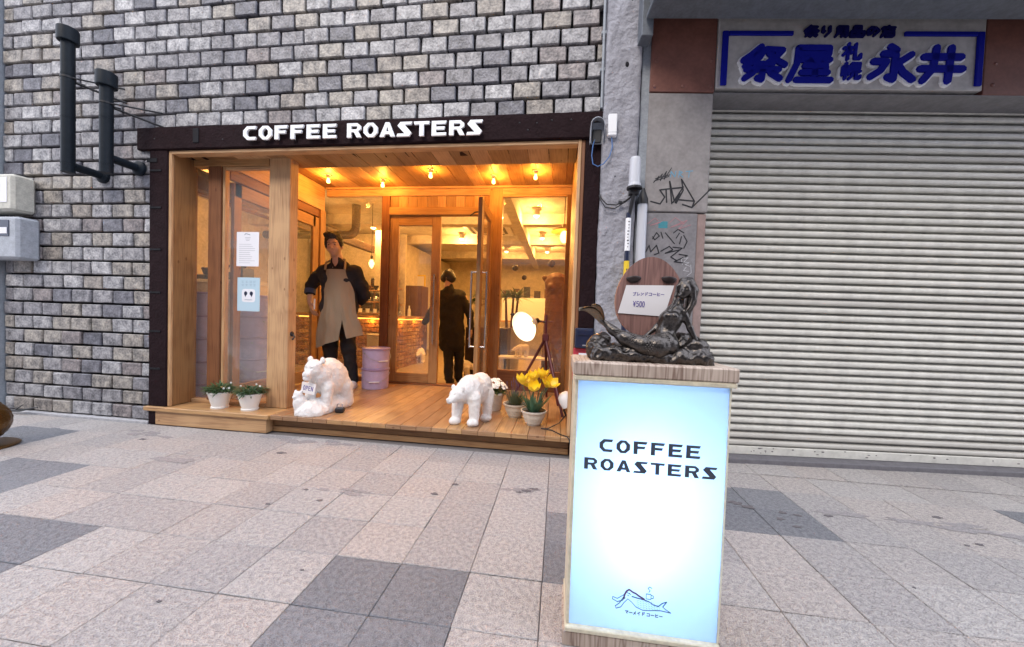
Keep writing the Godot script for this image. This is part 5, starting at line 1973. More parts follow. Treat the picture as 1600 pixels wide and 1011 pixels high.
# ---------------------------------------------------------------- tripod lamp and floor lamp
func build_tripod_lamp() -> void:
	var t := thing("tripod_lamp", "white dish floor lamp, lit, on dark red wooden tripod legs", "lamp")
	var ax := V(-0.57, -0.3, 0.76).normalized()
	var bs := Basis(Quaternion(Vector3.UP, ax))
	var c := V(-0.315, 0.882, -0.74)
	var b := Mb.new()
	var outer := []
	var prof := [Vector2(0.03, -0.15), Vector2(0.045, -0.14), Vector2(0.08, -0.095), Vector2(0.118, -0.035), Vector2(0.142, 0.0)]
	for q in prof:
		outer.append(q)
	for i in range(prof.size() - 1, -1, -1):
		outer.append(prof[i] + Vector2(-0.003, 0.003 if i < 4 else 0.0))
	b.lathe(outer, c, bs, 36)
	var wm := mat(L(0.86, 0.85, 0.82), 0.5)
	wm.backlight_enabled = true
	wm.backlight = Color(0.25, 0.25, 0.22)
	put("shade", b, wm, t)
	b = Mb.new()
	b.ball(c + bs * V(0, -0.075, 0), V(0.03, 0.035, 0.03), 14, bs)
	put("bulb", b, glow(Color(1.0, 0.86, 0.6), 9.0), t)
	omni(c + bs * V(0, -0.075, 0), Color(1.0, 0.84, 0.6), 0.05, 0.03, t)
	b = Mb.new()
	b.tube([c + bs * V(0, -0.15, 0), c + bs * V(0, -0.2, 0)], 0.028, 12)
	b.tube([c + bs * V(0, -0.19, 0), V(-0.12, 0.93, -0.86), V(-0.118, 0.9, -0.86)], 0.011, 8)
	b.ball(c + bs * V(-0.03, -0.01, -0.16), V(0.025, 0.014, 0.014), 10)
	put("socket", b, M.iron, t)
	b = Mb.new()
	b.tube([V(-0.118, 0.72, -0.86), V(-0.118, 1.0, -0.86)], 0.011, 8)
	b.box(V(-0.118, 0.785, -0.86), V(0.06, 0.07, 0.06), 0.008)
	b.tube([V(-0.16, 0.935, -0.86), V(-0.05, 0.935, -0.86)], 0.006, 6)
	put("hub", b, M.redwood, t)
	for q in [V(0.06, 0.147, -0.5), V(-0.44, 0.147, -0.98), V(-0.1, 0.147, -1.28), V(0.02, 0.147, -0.9)]:
		b = Mb.new()
		b.tube([V(-0.118, 0.78, -0.86), q], [0.014, 0.011], 8)
		put("leg", b, M.redwood, t)
	var d := thing("spot_lamp", "white dome shaped lamp fixed low on the porch's right lining", "lamp", V(0.082, 0.35, -0.22))
	b = Mb.new()
	b.lathe([Vector2(0.0, 0.07), Vector2(0.03, 0.064), Vector2(0.05, 0.045), Vector2(0.06, 0.01), Vector2(0.06, -0.035), Vector2(0.056, -0.035), Vector2(0.05, 0.03), Vector2(0.0, 0.06)].slice(0, 1), V(0, 0, 0))
	var pr := [Vector2(0.058, -0.04), Vector2(0.062, -0.035), Vector2(0.06, 0.01), Vector2(0.05, 0.045), Vector2(0.03, 0.064), Vector2(0.0, 0.07)]
	b.lathe(pr, Vector3.ZERO, Basis(Vector3.BACK, 0.6))
	put("dome", b, M.white, d)
	b = Mb.new()
	b.tube([V(-0.01, -0.03, 0), V(-0.02, -0.08, 0), V(-0.0, -0.12, 0)], 0.008, 8)
	put("neck", b, M.iron, d)
	b = Mb.new()
	b.tube([V(0.08, 0.24, -0.22), V(0.03, 0.19, -0.16), V(-0.05, 0.155, -0.12), V(-0.1, 0.15, -0.13), V(-0.02, 0.15, -0.1), V(0.04, 0.15, -0.02), V(0.085, 0.15, 0.02), V(0.1, 0.14, 0.05), V(0.118, 0.05, 0.04)], 0.0042, 7)
	tag(put("cable", b, M.black), "black lamp lead trailing over the deck's right front corner", "cable")

# ---------------------------------------------------------------- lidded cans
func can_shape(m: Material, name: String, label: String, at: Vector3, turn: float, group: String) -> Node3D:
	var t := thing(name, label, "can", at, turn, group)
	var b := Mb.new()
	b.lathe([Vector2(0.0, 0.0), Vector2(0.132, 0.0), Vector2(0.136, 0.006), Vector2(0.138, 0.05), Vector2(0.1395, 0.054), Vector2(0.1395, 0.06), Vector2(0.1385, 0.064), Vector2(0.14, 0.2), Vector2(0.0, 0.2)], Vector3.ZERO, Basis.IDENTITY, 32)
	put("body", b, m, t)
	b = Mb.new()
	b.lathe([Vector2(0.138, 0.198), Vector2(0.1465, 0.199), Vector2(0.1475, 0.205), Vector2(0.1465, 0.216), Vector2(0.143, 0.219), Vector2(0.13, 0.219), Vector2(0.126, 0.212), Vector2(0.0, 0.212)], Vector3.ZERO, Basis.IDENTITY, 32)
	put("lid", b, M.lilac_lid if m != M.cream else m, t)
	b = Mb.new()
	var arc := []
	for i in 15:
		var a := PI * i / 14
		arc.append(V(-cos(a) * 0.146, 0.165 - sin(a) * 0.085, 0.02 + sin(a) * 0.128))
	b.tube(arc, 0.0022, 6)
	for s in [-1, 1]:
		b.tube([V(s * 0.136, 0.165, 0.02), V(s * 0.15, 0.165, 0.02)], 0.009, 8)
	put("bail_handle", b, M.galv, t)
	b = Mb.new()
	b.tube([arc[6] - V(0.02, 0, 0), arc[8] + V(0.02, 0, 0)], 0.006, 8)
	put("grip", b, M.white, t)
	return t

func build_cans() -> void:
	var c := can_shape(M.lilac, "lilac_can", "lower lilac metal can of the two stacked on the deck", V(-1.965, 0.146, -1.2), 0.4, "lilac cans on the deck")
	dup(c, "upper lilac metal can of the two stacked on the deck", V(-1.962, 0.3652, -1.2), 1.0)
	var n := ["bottom", "second from the bottom", "middle", "second from the top", "top"]
	var k := can_shape(M.lilac, "stacked_can", "bottom lilac can in the stack behind the narrow left window", V(-3.42, 0.005, -0.62), 0.2, "lilac cans stacked inside the window")
	for i in range(1, 5):
		dup(k, "%s lilac can in the stack behind the narrow left window" % n[i], V(-3.42 + rng.randf_range(-0.006, 0.006), 0.005 + i * 0.2195, -0.62), 0.2 + i * 1.1)
	var d := can_shape(M.lilac_dull, "stacked_can", "bottom dull violet can in the stack behind the posters", V(-3.2, 0.005, -0.92), 0.5, "violet cans stacked behind the posters")
	for i in range(1, 5):
		dup(d, "%s dull violet can in the stack behind the posters" % n[i], V(-3.2 + rng.randf_range(-0.008, 0.008), 0.005 + i * 0.2195, -0.92), 0.5 + i * 0.8)
	var e := can_shape(M.cream, "cream_can", "bottom cream can in the stack before the counter", V(-2.66, -0.004, -2.55), 0.0, "cream cans before the counter")
	dup(e, "middle cream can in the stack before the counter", V(-2.655, 0.2155, -2.55), 0.8)
	dup(e, "top cream can in the stack before the counter", V(-2.66, 0.435, -2.55), 1.9)

# ---------------------------------------------------------------- people
func hand(b: Mb, wrist: Vector3, dir: Vector3, palm_out: Vector3, thumb_side: float, curl: float) -> void:
	# a palm, four bent fingers and a thumb, on a fine grid of its own
	var z := dir.normalized()
	var y := (palm_out - z * palm_out.dot(z)).normalized()
	var x := y.cross(z)
	var bs := Basis(x, y, z)
	var f := Field.new(V(-0.075, -0.075, -0.03), V(0.075, 0.075, 0.2), 0.0034)
	for i in 4:
		var px := -0.03 + i * 0.02
		f.cap(V(px * 0.7, 0, 0.005), V(px, 0, 0.082), 0.0135, 0.0115, 0.006)
	var ln := [0.032, 0.04, 0.043, 0.037]
	if thumb_side > 0.0:
		ln.reverse()
	for i in 4:
		var px := -0.03 + i * 0.02
		var p := V(px, 0, 0.084)
		var a := 0.12 + curl * 0.25
		for k in 3:
			var q: Vector3 = p + V(0, sin(a), cos(a)) * ln[i] * [1.0, 0.7, 0.55][k]
			f.cap(p, q, 0.0092 - 0.0006 * k, 0.0086 - 0.0007 * k, 0.003)
			p = q
			a += curl
	var s := thumb_side
	f.path([V(s * 0.018, 0.004, 0.018), V(s * 0.05, 0.012, 0.05), V(s * 0.06, 0.022, 0.078), V(s * 0.056, 0.032, 0.098)], [0.014, 0.0115, 0.0098, 0.0082], 0.005)
	f.cap(V(0, 0, -0.02), V(0, 0, 0.02), 0.021, 0.022, 0.008)
	f.into(b, null, 0.0, Transform3D(bs, wrist))

func head_shape(b: Mb, c: Vector3, bs: Basis) -> void:
	# face towards local +z; c is the middle of the head, eye height
	var f := Field.new(V(-0.11, -0.2, -0.13), V(0.11, 0.14, 0.14), 0.0042)
	f.ell(V(0, 0.025, -0.012), V(0.075, 0.097, 0.092), 0.01)
	f.ell(V(0, -0.04, 0.022), V(0.058, 0.07, 0.064), 0.03)
	f.ell(V(0, -0.098, 0.05), V(0.024, 0.017, 0.022), 0.02)
	f.cap(V(0, 0.0, 0.082), V(0, -0.034, 0.1), 0.008, 0.0125, 0.008)
	f.ell(V(-0.012, -0.038, 0.09), V(0.009, 0.008, 0.01), 0.005)
	f.ell(V(0.012, -0.038, 0.09), V(0.009, 0.008, 0.01), 0.005)
	f.cap(V(-0.03, 0.02, 0.074), V(0.03, 0.02, 0.074), 0.012, 0.012, 0.012)
	for s in [-1, 1]:
		f.ell(V(s * 0.03, 0.0, 0.085), V(0.016, 0.01, 0.014), 0.008, Basis.IDENTITY, true)
		f.ell(V(s * 0.03, 0.0, 0.067), V(0.0125, 0.011, 0.0125), 0.004)
		f.ell(V(s * 0.077, -0.01, -0.008), V(0.009, 0.03, 0.019), 0.006)
		f.ell(V(s * 0.04, -0.04, 0.052), V(0.022, 0.02, 0.02), 0.02)
	f.ell(V(0, -0.064, 0.079), V(0.022, 0.006, 0.011), 0.004)
	f.ell(V(0, -0.074, 0.078), V(0.019, 0.0065, 0.011), 0.004)
	f.cap(V(-0.02, -0.069, 0.09), V(0.02, -0.069, 0.09), 0.0022, 0.0022, 0.002, true)
	f.cap(V(0, -0.06, -0.02), V(0, -0.19, -0.025), 0.052, 0.055, 0.02)
	f.into(b, null, 0.0, Transform3D(bs, c))

func build_people() -> void:
	# ---- the barista in the porch
	var o := V(-2.36, 0.1455, -1.12)
	var t := thing("person", "person in dark shirt and beige apron leaning, hand on hip, in the porch", "person", o)
	var b := Mb.new()
	var hc := V(-0.045, 1.515, 0.03)
	var hb := Basis.from_euler(Vector3(0.05, 0.25, 0.08))
	# one skin mesh: head and neck, forearms, hands
	head_shape(b, hc, hb)
	var shR := V(-0.175, 1.255, 0.0)
	var elR := V(-0.365, 1.08, -0.04)
	var wrR := V(-0.315, 0.9, 0.03)
	var shL := V(0.185, 1.255, 0.0)
	var elL := V(0.235, 1.0, -0.1)
	var wrL := V(0.1, 0.9, -0.185)
	var f := Field.new(V(-0.43, 0.8, -0.3), V(0.3, 1.45, 0.2), 0.009)
	f.path([shR, elR, wrR], [0.045, 0.037, 0.025], 0.01)
	f.path([shL, elL, wrL], [0.045, 0.037, 0.025], 0.01)
	f.cap(V(-0.02, 1.28, -0.01), V(-0.03, 1.42, 0.0), 0.055, 0.05, 0.02)
	f.cap(V(-0.12, 1.25, -0.01), V(0.12, 1.25, -0.01), 0.06, 0.06, 0.03)
	f.cap(V(0, 0.95, -0.01), V(0, 1.2, -0.01), 0.09, 0.1, 0.03)
	f.into(b)
	hand(b, wrR, V(0.42, -0.85, 0.3), V(0.75, 0.1, -0.6), -1.0, 0.5)
	hand(b, wrL, V(-0.9, -0.25, 0.0), V(0, 0.2, -1), 1.0, 0.4)
	put("body", b, M.skin, t)
	b = Mb.new()
	for s in [-1, 1]:
		b.ball(hc + hb * V(s * 0.03, 0.001, 0.0765), V(0.0095, 0.0048, 0.004), 8, hb)
	put("eye", b, M.black, t)
	b = Mb.new()
	for s in [-1, 1]:
		b.tube([hc + hb * V(s * 0.046, 0.02, 0.078), hc + hb * V(s * 0.03, 0.026, 0.0865), hc + hb * V(s * 0.015, 0.022, 0.09)], 0.003, 6)
	put("eyebrow", b, M.hair, t)
	# hair: swept, fuller on top
	f = Field.new(V(-0.13, -0.06, -0.15), V(0.13, 0.18, 0.14), 0.0055)
	f.ell(V(0, 0.04, -0.022), V(0.084, 0.1, 0.094), 0.02)
	f.ell(V(-0.012, 0.106, 0.015), V(0.072, 0.042, 0.075), 0.03)
	f.ell(V(-0.03, 0.105, 0.06), V(0.05, 0.03, 0.035), 0.02)
	f.ell(V(-0.07, 0.02, 0.015), V(0.02, 0.06, 0.04), 0.02)
	f.ell(V(0.07, 0.03, 0.0), V(0.018, 0.05, 0.04), 0.02)
	f.ell(V(0.005, -0.02, 0.09), V(0.064, 0.08, 0.075), 0.015, Basis.IDENTITY, true)
	f.ell(V(0, -0.1, -0.02), V(0.1, 0.07, 0.13), 0.02, Basis.IDENTITY, true)
	b = Mb.new()
	var hn := noise(71, 45.0, 3)
	f.into(b, hn, 0.007, Transform3D(hb, hc))
	put("hair", b, M.hair, t)
	# shirt with rolled sleeves
	f = Field.new(V(-0.46, 0.76, -0.3), V(0.33, 1.42, 0.22), 0.0095)
	f.cap(V(-0.08, 0.86, 0.0), V(0.085, 0.86, 0.0), 0.125, 0.125, 0.03)
	f.cap(V(-0.07, 1.0, 0.0), V(0.075, 1.0, 0.0), 0.115, 0.115, 0.05)
	f.cap(V(-0.085, 1.15, 0.0), V(0.09, 1.15, 0.0), 0.118, 0.118, 0.05)
	f.cap(V(-0.15, 1.235, -0.01), V(0.155, 1.235, -0.01), 0.078, 0.078, 0.05)
	f.cap(V(-0.06, 1.3, -0.01), V(0.04, 1.3, -0.01), 0.062, 0.062, 0.04)
	f.path([V(-0.17, 1.24, 0), V(-0.27, 1.17, -0.02), V(-0.355, 1.09, -0.035)], [0.076, 0.066, 0.055], 0.03)
	f.path([V(-0.355, 1.09, -0.035), V(-0.348, 1.025, -0.015)], [0.055, 0.052], 0.02)
	f.path([V(0.18, 1.24, 0), V(0.225, 1.1, -0.05), V(0.235, 1.0, -0.1), V(0.17, 0.94, -0.15)], [0.074, 0.066, 0.055, 0.048], 0.03)
	f.cap(V(-0.025, 1.335, 0.0), V(-0.03, 1.36, 0.005), 0.063, 0.06, 0.01)
	f.ell(V(-0.02, 1.35, 0.07), V(0.035, 0.06, 0.05), 0.015, Basis.IDENTITY, true)
	b = Mb.new()
	f.into(b, noise(72, 11.0, 3), 0.009)
	put("shirt", b, M.shirt, t)
	b = Mb.new()
	b.tube([V(-0.35, 1.045, -0.02), V(-0.345, 1.0, -0.005)], [0.058, 0.056], 14)
	put("rolled_cuff", b, M.cuff, t)
	b = Mb.new()
	for k in 3:
		b.ball(V(0.0 + 0.002 * k, 1.275 - k * 0.05, 0.118 + 0.004 * k), V(0.005, 0.005, 0.003), 8)
	put("button", b, M.galv, t)
	# trousers
	f = Field.new(V(-0.26, 0.04, -0.2), V(0.3, 0.95, 0.2), 0.0105)
	f.cap(V(-0.07, 0.84, 0), V(0.08, 0.84, 0), 0.115, 0.115, 0.03)
	f.path([V(-0.075, 0.8, 0), V(-0.075, 0.43, 0.02), V(-0.08, 0.09, -0.01)], [0.1, 0.072, 0.058], 0.03)
	f.path([V(0.085, 0.8, 0), V(0.13, 0.43, 0.01), V(0.165, 0.085, -0.02)], [0.1, 0.072, 0.058], 0.03)
	b = Mb.new()
	f.into(b, noise(73, 9.0, 3), 0.01)
	put("trousers", b, M.trouser, t)
	for q in [[-0.08, -0.01, -0.1], [0.172, -0.01, 0.35]]:
		f = Field.new(V(-0.07, -0.01, -0.1), V(0.07, 0.13, 0.22), 0.006)
		f.ell(V(0, 0.04, 0.02), V(0.046, 0.042, 0.085), 0.02)
		f.ell(V(0, 0.028, 0.12), V(0.045, 0.032, 0.065), 0.03)
		f.cap(V(0, 0.06, -0.03), V(0, 0.1, -0.03), 0.045, 0.045, 0.02)
		f.cap(V(0, 0.012, -0.05), V(0, 0.012, 0.14), 0.045, 0.042, 0.01)
		f.floor_at(0.0)
		b = Mb.new()
		var sx := Transform3D(Basis(Vector3.UP, q[2]), V(q[0], 0.0, q[1]))
		f.into(b, null, 0.0, sx)
		var shoe := put("shoe", b, M.sneaker, t)
		b = Mb.new()
		for k in 4:
			b.tube([sx * V(-0.022, 0.075 - k * 0.008, 0.04 + k * 0.018), sx * V(0.022, 0.075 - k * 0.008, 0.04 + k * 0.018)], 0.0035, 6)
		put("laces", b, M.ink_grey, shoe)
	# linen apron: bib and skirt, a slit at the right
	b = Mb.new()
	var nn := noise(74, 5.0, 3)
	var secs := [[0.0, 0.56], [0.6, 1.0]]
	for sc in secs.size():
		for side in 2:
			var p := []
			for i in 41:
				var v := i / 40.0
				var y := lerpf(1.255, 0.475, v)
				var hw := lerpf(0.108, 0.185, smoothstep(0.0, 0.33, v))
				hw = lerpf(hw, 0.24, smoothstep(0.3, 0.9, v))
				var cx := lerpf(0.022, 0.05, v)
				var row := []
				for j in 21:
					var u0 := j / 20.0
					var s0: float = secs[sc][0]
					var s1: float = secs[sc][1]
					if v < 0.68: # above the slit the two pieces meet
						s0 = 0.0 if sc == 0 else 0.7
						s1 = 0.7 if sc == 0 else 1.0
					else:
						var w := (v - 0.68) / 0.32
						s1 = 0.7 - 0.05 * w * (1.0 if sc == 0 else 0.0) if sc == 0 else 1.0
						s0 = 0.0 if sc == 0 else 0.7 + 0.06 * w
					var s := lerpf(s0, s1, u0) * 2.0 - 1.0
					var yy := y + maxf(0.0, v - 0.55) * (0.18 * s + 0.05)
					var zz := lerpf(0.136, 0.17, smoothstep(0.1, 0.6, v)) + 0.02 * v - lerpf(0.035, 0.11, smoothstep(0.0, 0.45, v)) * s * s
					zz += nn.get_noise_2d(s * 0.32, v * 0.25) * 0.03 * smoothstep(0.15, 0.5, v) + 0.007 * sin(s * 9.0 + v * 4.0) * smoothstep(0.45, 0.9, v)
					row.append(V(cx + hw * s + (0.03 * (v - 0.68) / 0.32 if sc == 1 and v > 0.68 else 0.0), yy, zz - (0.004 if side == 1 else 0.0)))
				p.append(row)
			b.grid(p, false, side == 1)
	var ap := put("apron", b, M.linen, t)
	b = Mb.new()
	b.tube([V(-0.085, 1.25, 0.118), V(-0.115, 1.33, 0.06), V(-0.1, 1.365, 0.0), V(-0.05, 1.39, -0.06)], 0.011, 8)
	b.tube([V(0.13, 1.25, 0.112), V(0.1, 1.33, 0.055), V(0.06, 1.37, 0.0), V(0.0, 1.39, -0.06)], 0.011, 8)
	put("strap", b, M.linen, ap)
	b = Mb.new()
	b.tube([V(-0.21, 0.94, 0.1), V(-0.195, 0.83, 0.125)], 0.009, 8)
	put("pen", b, M.white, ap)
	# ---- the second person, walking away inside
	o = V(-1.52, -0.005, -2.5)
	t = thing("person", "person in black coat and knit cap walking into the shop, seen from behind", "person", o)
	b = Mb.new()
	hc = V(-0.06, 1.495, -0.01)
	head_shape(b, hc, Basis(Vector3.UP, PI - 0.1))
	f = Field.new(V(-0.5, 0.6, -0.2), V(0.36, 1.42, 0.25), 0.01)
	f.path([V(-0.2, 1.24, 0), V(-0.31, 1.0, 0.03), V(-0.385, 0.84, 0.05)], [0.045, 0.037, 0.025], 0.01)
	f.path([V(0.17, 1.24, 0), V(0.27, 1.0, -0.02), V(0.27, 0.8, -0.06)], [0.045, 0.037, 0.025], 0.01)
	f.cap(V(-0.15, 1.24, 0), V(0.12, 1.24, 0), 0.06, 0.06, 0.03)
	f.cap(V(-0.04, 1.25, 0), V(-0.055, 1.4, 0.01), 0.06, 0.05, 0.02)
	f.into(b)
	hand(b, V(-0.385, 0.84, 0.05), V(-0.35, -0.9, 0.1), V(0.9, -0.2, 0.2), 1.0, 0.35)
	hand(b, V(0.27, 0.8, -0.06), V(0.0, -0.95, -0.15), V(-0.9, 0.0, -0.2), -1.0, 0.35)
	put("body", b, M.skin, t)
	f = Field.new(V(-0.13, -0.08, -0.14), V(0.13, 0.16, 0.14), 0.006)
	f.ell(V(0, 0.04, 0.01), V(0.088, 0.098, 0.098), 0.02)
	f.cap(V(-0.05, 0.0, 0.03), V(0.05, 0.0, 0.03), 0.062, 0.062, 0.02)
	b = Mb.new()
	f.into(b, noise(75, 60.0, 2), 0.003, Transform3D(Basis.IDENTITY, hc))
	put("knit_cap", b, M.hair, t)
	f = Field.new(V(-0.46, 0.42, -0.22), V(0.38, 1.44, 0.24), 0.011)
	for q in [-1.0, 0.0, 1.0]:
		f.path([V(-0.015 + q * 0.085, 1.22, 0), V(0.0 + q * 0.06, 0.98, 0), V(0.01 + q * 0.065, 0.76, 0), V(0.015 + q * 0.085, 0.55, 0)], [0.115, 0.108, 0.112, 0.1], 0.04)
	f.cap(V(-0.16, 1.255, 0), V(0.13, 1.255, 0), 0.07, 0.07, 0.05)
	f.path([V(-0.17, 1.24, 0), V(-0.29, 1.0, 0.03), V(-0.375, 0.86, 0.05)], [0.07, 0.056, 0.044], 0.02)
	f.path([V(0.14, 1.24, 0), V(0.26, 1.0, -0.02), V(0.27, 0.82, -0.055)], [0.07, 0.056, 0.044], 0.02)
	f.cap(V(-0.05, 1.32, 0.0), V(-0.055, 1.375, 0.0), 0.075, 0.068, 0.03)
	b = Mb.new()
	f.into(b, noise(76, 8.0, 3), 0.012)
	put("coat", b, M.coat, t)
	f = Field.new(V(-0.2, 0.0, -0.25), V(0.26, 0.8, 0.3), 0.011)
	f.path([V(-0.05, 0.75, 0), V(-0.02, 0.42, 0.03), V(0.02, 0.09, 0.12)], [0.1, 0.072, 0.06], 0.02)
	f.path([V(0.1, 0.75, 0), V(0.11, 0.42, -0.06), V(0.1, 0.09, -0.1)], [0.1, 0.072, 0.06], 0.02)
	b = Mb.new()
	f.into(b, noise(77, 9.0, 3), 0.01)
	put("trousers", b, M.trouser, t)
	for q in [V(0.02, 0, 0.08), V(0.1, 0, -0.14)]:
		f = Field.new(V(-0.07, -0.01, -0.2), V(0.07, 0.12, 0.1), 0.008)
		f.ell(V(0, 0.04, 0.01), V(0.045, 0.045, 0.07), 0.02)
		f.ell(V(0, 0.03, -0.09), V(0.044, 0.034, 0.075), 0.03)
		f.floor_at(0.0)
		b = Mb.new()
		f.into(b, null, 0.0, Transform3D(Basis.IDENTITY, q))
		put("shoe", b, M.black, t)

# ---------------------------------------------------------------- lamps, posters, counter and plants
func bulb_lamp(at: Vector3, label: String, group: String, e: float, s := 1.0) -> void:
	var t := thing("light_bulb", label, "bulb", at, 0.0, group)
	t.scale = Vector3.ONE * 0.78
	var b := Mb.new()
	b.lathe([Vector2(0.0, -0.045), Vector2(0.024, -0.045), Vector2(0.026, -0.01), Vector2(0.042, -0.006), Vector2(0.042, 0.0), Vector2(0, 0)])
	put("socket", b, M.cream, t)
	b = Mb.new()
	b.lathe([Vector2(0.0, -0.112), Vector2(0.012, -0.11), Vector2(0.022, -0.101), Vector2(0.0245, -0.088), Vector2(0.022, -0.075), Vector2(0.015, -0.06), Vector2(0.012, -0.046), Vector2(0.0, -0.046)], Vector3.ZERO, Basis.IDENTITY, 18)
	put("bulb", b, M.bulb, t)
	omni(V(0, -0.088, 0), Color(1.0, 0.67, 0.25), e, 0.02, t)

func build_interior_things() -> void:
	var gl := "bare bulbs under the porch ceiling"
	var bl := ["bare bulb nearest the left porch wall under the plank ceiling", "bare bulb before the left pane's right post", "bare bulb over the closed door leaf", "bare bulb over the open door leaf", "bare bulb over the right hand pane, by the trim"]
	var bp := [V(-2.51, 2.4195, -1.12), V(-1.965, 2.4195, -1.26), V(-1.335, 2.4195, -1.02), V(-0.725, 2.4195, -1.2), V(-0.285, 2.4195, -1.1)]
	for i in 5:
		bulb_lamp(bp[i], bl[i], gl, 0.15)
	# posters on the outer glass
	var t := thing("notice", "white printed notice taped to the glass by the post", "poster", V(-2.588, 1.45, -0.197))
	bx("sheet", V(-0.103, -0.142, 0.0), V(0.103, 0.142, 0.001), M.paper, t, 0, 0.0)
	var b := Mb.new()
	b.pen([Vector2(-0.03, 0.118), Vector2(-0.02, 0.128), Vector2(0.0, 0.124), Vector2(0.02, 0.118)], 0.003, 0.0011, 0.0014)
	for k in 10:
		var w := rng.randf_range(0.05, 0.075)
		b.box(V(-0.08 + w, 0.04 - k * 0.017, 0.0013), V(w * 2, 0.0022, 0.0004), 0.0)
	for k in 3:
		b.box(V(0, 0.095 - k * 0.012, 0.0013), V(0.05 - 0.01 * k, 0.003, 0.0004), 0.0)
	put("print", b, M.ink_grey, t)
	t = thing("poster", "pale blue poster with a white panel and two dark marks", "poster", V(-2.575, 1.075, -0.197))
	bx("sheet", V(-0.104, -0.14, 0.0), V(0.104, 0.14, 0.001), M.paper_blue, t, 0, 0.0)
	b = Mb.new()
	var o := PackedVector2Array()
	for i in 32:
		var a := TAU * i / 32
		o.append(Vector2(pow(absf(cos(a)), 0.35) * signf(cos(a)) * 0.062, -0.01 + pow(absf(sin(a)), 0.35) * signf(sin(a)) * 0.055))
	b.prism(o, 0.0011, 0.0014)
	put("white_panel", b, M.paper, t)
	b = Mb.new()
	for s in [-1, 1]:
		o = PackedVector2Array()
		for i in 20:
			var a := TAU * i / 20
			o.append(Vector2(s * 0.026 + cos(a) * 0.015, 0.008 + sin(a) * 0.017))
		b.prism(o, 0.0015, 0.0019)
		b.prism(PackedVector2Array([Vector2(s * 0.026 + s * 0.012, -0.002), Vector2(s * 0.026 - s * 0.004, -0.006), Vector2(s * 0.026 + s * 0.002, -0.024)]), 0.0015, 0.00195)
	put("mark", b, M.navy, t)
	b = Mb.new()
	for k in 4:
		for r in 2:
			var cx := -0.054 + k * 0.036
			var cy := 0.104 - r * 0.027
			b.box(V(cx, cy + 0.006, 0.0013), V(0.024, 0.003, 0.0004), 0.0)
			b.box(V(cx, cy - 0.006, 0.00135), V(0.02, 0.003, 0.0004), 0.0)
			b.box(V(cx + rng.randf_range(-0.006, 0.006), cy, 0.0014), V(0.003, 0.018, 0.0004), 0.0)
	for k in 3:
		b.box(V(0, -0.045 - k * 0.0, 0.0021), V(0.07, 0.003, 0.0003), 0.0)
	put("print", b, mat(L(0.3, 0.45, 0.55), 0.7), t)
	# brick counter with a lit ledge
	var c := thing("brick_counter", "coffee counter of rough warm bricks under a lit wooden ledge", "counter", V(0, -0.005, 0))
	bx("core", V(-5.0, 0.0, -4.7), V(-2.81, 0.86, -3.45), M.brick_warm2, c, 0, 0.0)
	bx("counter_top", V(-5.0, 0.895, -4.75), V(-2.72, 0.935, -3.36), M.cedar2, c, 0, 0.004)
	bx("light_strip", V(-4.6, 0.862, -3.44), V(-2.76, 0.88, -3.42), M.led, c, 0, 0.0)
	bx("light_strip", V(-2.785, 0.862, -4.7), V(-2.77, 0.88, -3.45), M.led, c, 2, 0.0)
	var ms := []
	for i in 4:
		var m := Mb.new()
		m.box(Vector3.ZERO, V(0.198, 0.062, 0.05), 0.006, Basis.IDENTITY, 0.004, rng)
		ms.append(m.mesh())
	for r in 12:
		for k in 7:
			var br := put("brick", ms[rng.randi_range(0, 3)], M["brick_warm%d" % rng.randi_range(0, 2)], c, V(-2.795 + rng.randf_range(-0.006, 0.006), 0.036 + r * 0.071, -4.6 + k * 0.206 - (0.1 if r % 2 == 0 else 0.0)))
			br.rotation.y = PI / 2
			if br.position.z < -4.66:
				br.free()
		for k in 8:
			put("brick", ms[rng.randi_range(0, 3)], M["brick_warm%d" % rng.randi_range(0, 2)], c, V(-2.94 - k * 0.206 - (0.1 if r % 2 == 0 else 0.0), 0.036 + r * 0.071, -3.43 + rng.randf_range(-0.006, 0.006)))
	for z in [-3.6, -4.2]:
		omni(V(-2.7, 0.84, z), Color(1.0, 0.62, 0.22), 0.05, 0.02, c)
	omni(V(-3.2, 0.84, -3.35), Color(1.0, 0.62, 0.22), 0.06, 0.02, c)
	# dripper stand on the counter
	t = thing("dripper_stand", "wooden stand of glass coffee drippers on the counter", "stand", V(-3.32, 0.93, -3.6))
	for y in [0.02, 0.22, 0.42]:
		bx("shelf", V(-0.28, y, -0.1), V(0.28, y + 0.018, 0.1), M.cedar0, t, 0)
	for x in [-0.27, 0.0, 0.27]:
		bx("upright", V(x - 0.012, 0.0, -0.09), V(x + 0.012, 0.44, -0.07), M.cedar0, t, 1)
	for k in 4:
		b = Mb.new()
		b.lathe([Vector2(0.02, 0.0), Vector2(0.05, 0.075), Vector2(0.056, 0.08), Vector2(0.047, 0.08), Vector2(0.016, 0.004)], V(-0.21 + k * 0.14, 0.44, 0.0))
		put("dripper", b, M.darkwood if k % 2 else M.iron, t)
		b = Mb.new()
		b.lathe([Vector2(0.0, 0.0), Vector2(0.045, 0.0), Vector2(0.05, 0.05), Vector2(0.03, 0.09), Vector2(0.035, 0.1), Vector2(0.0, 0.1)], V(-0.21 + k * 0.14, 0.24, 0.0))
		put("server", b, M.chrome, t)
		b = Mb.new()
		b.lathe([Vector2(0.0, 0.0), Vector2(0.03, 0.0), Vector2(0.036, 0.07), Vector2(0.0, 0.07)], V(-0.21 + k * 0.14, 0.04, 0.02))
		put("cup", b, M.pot_white, t)
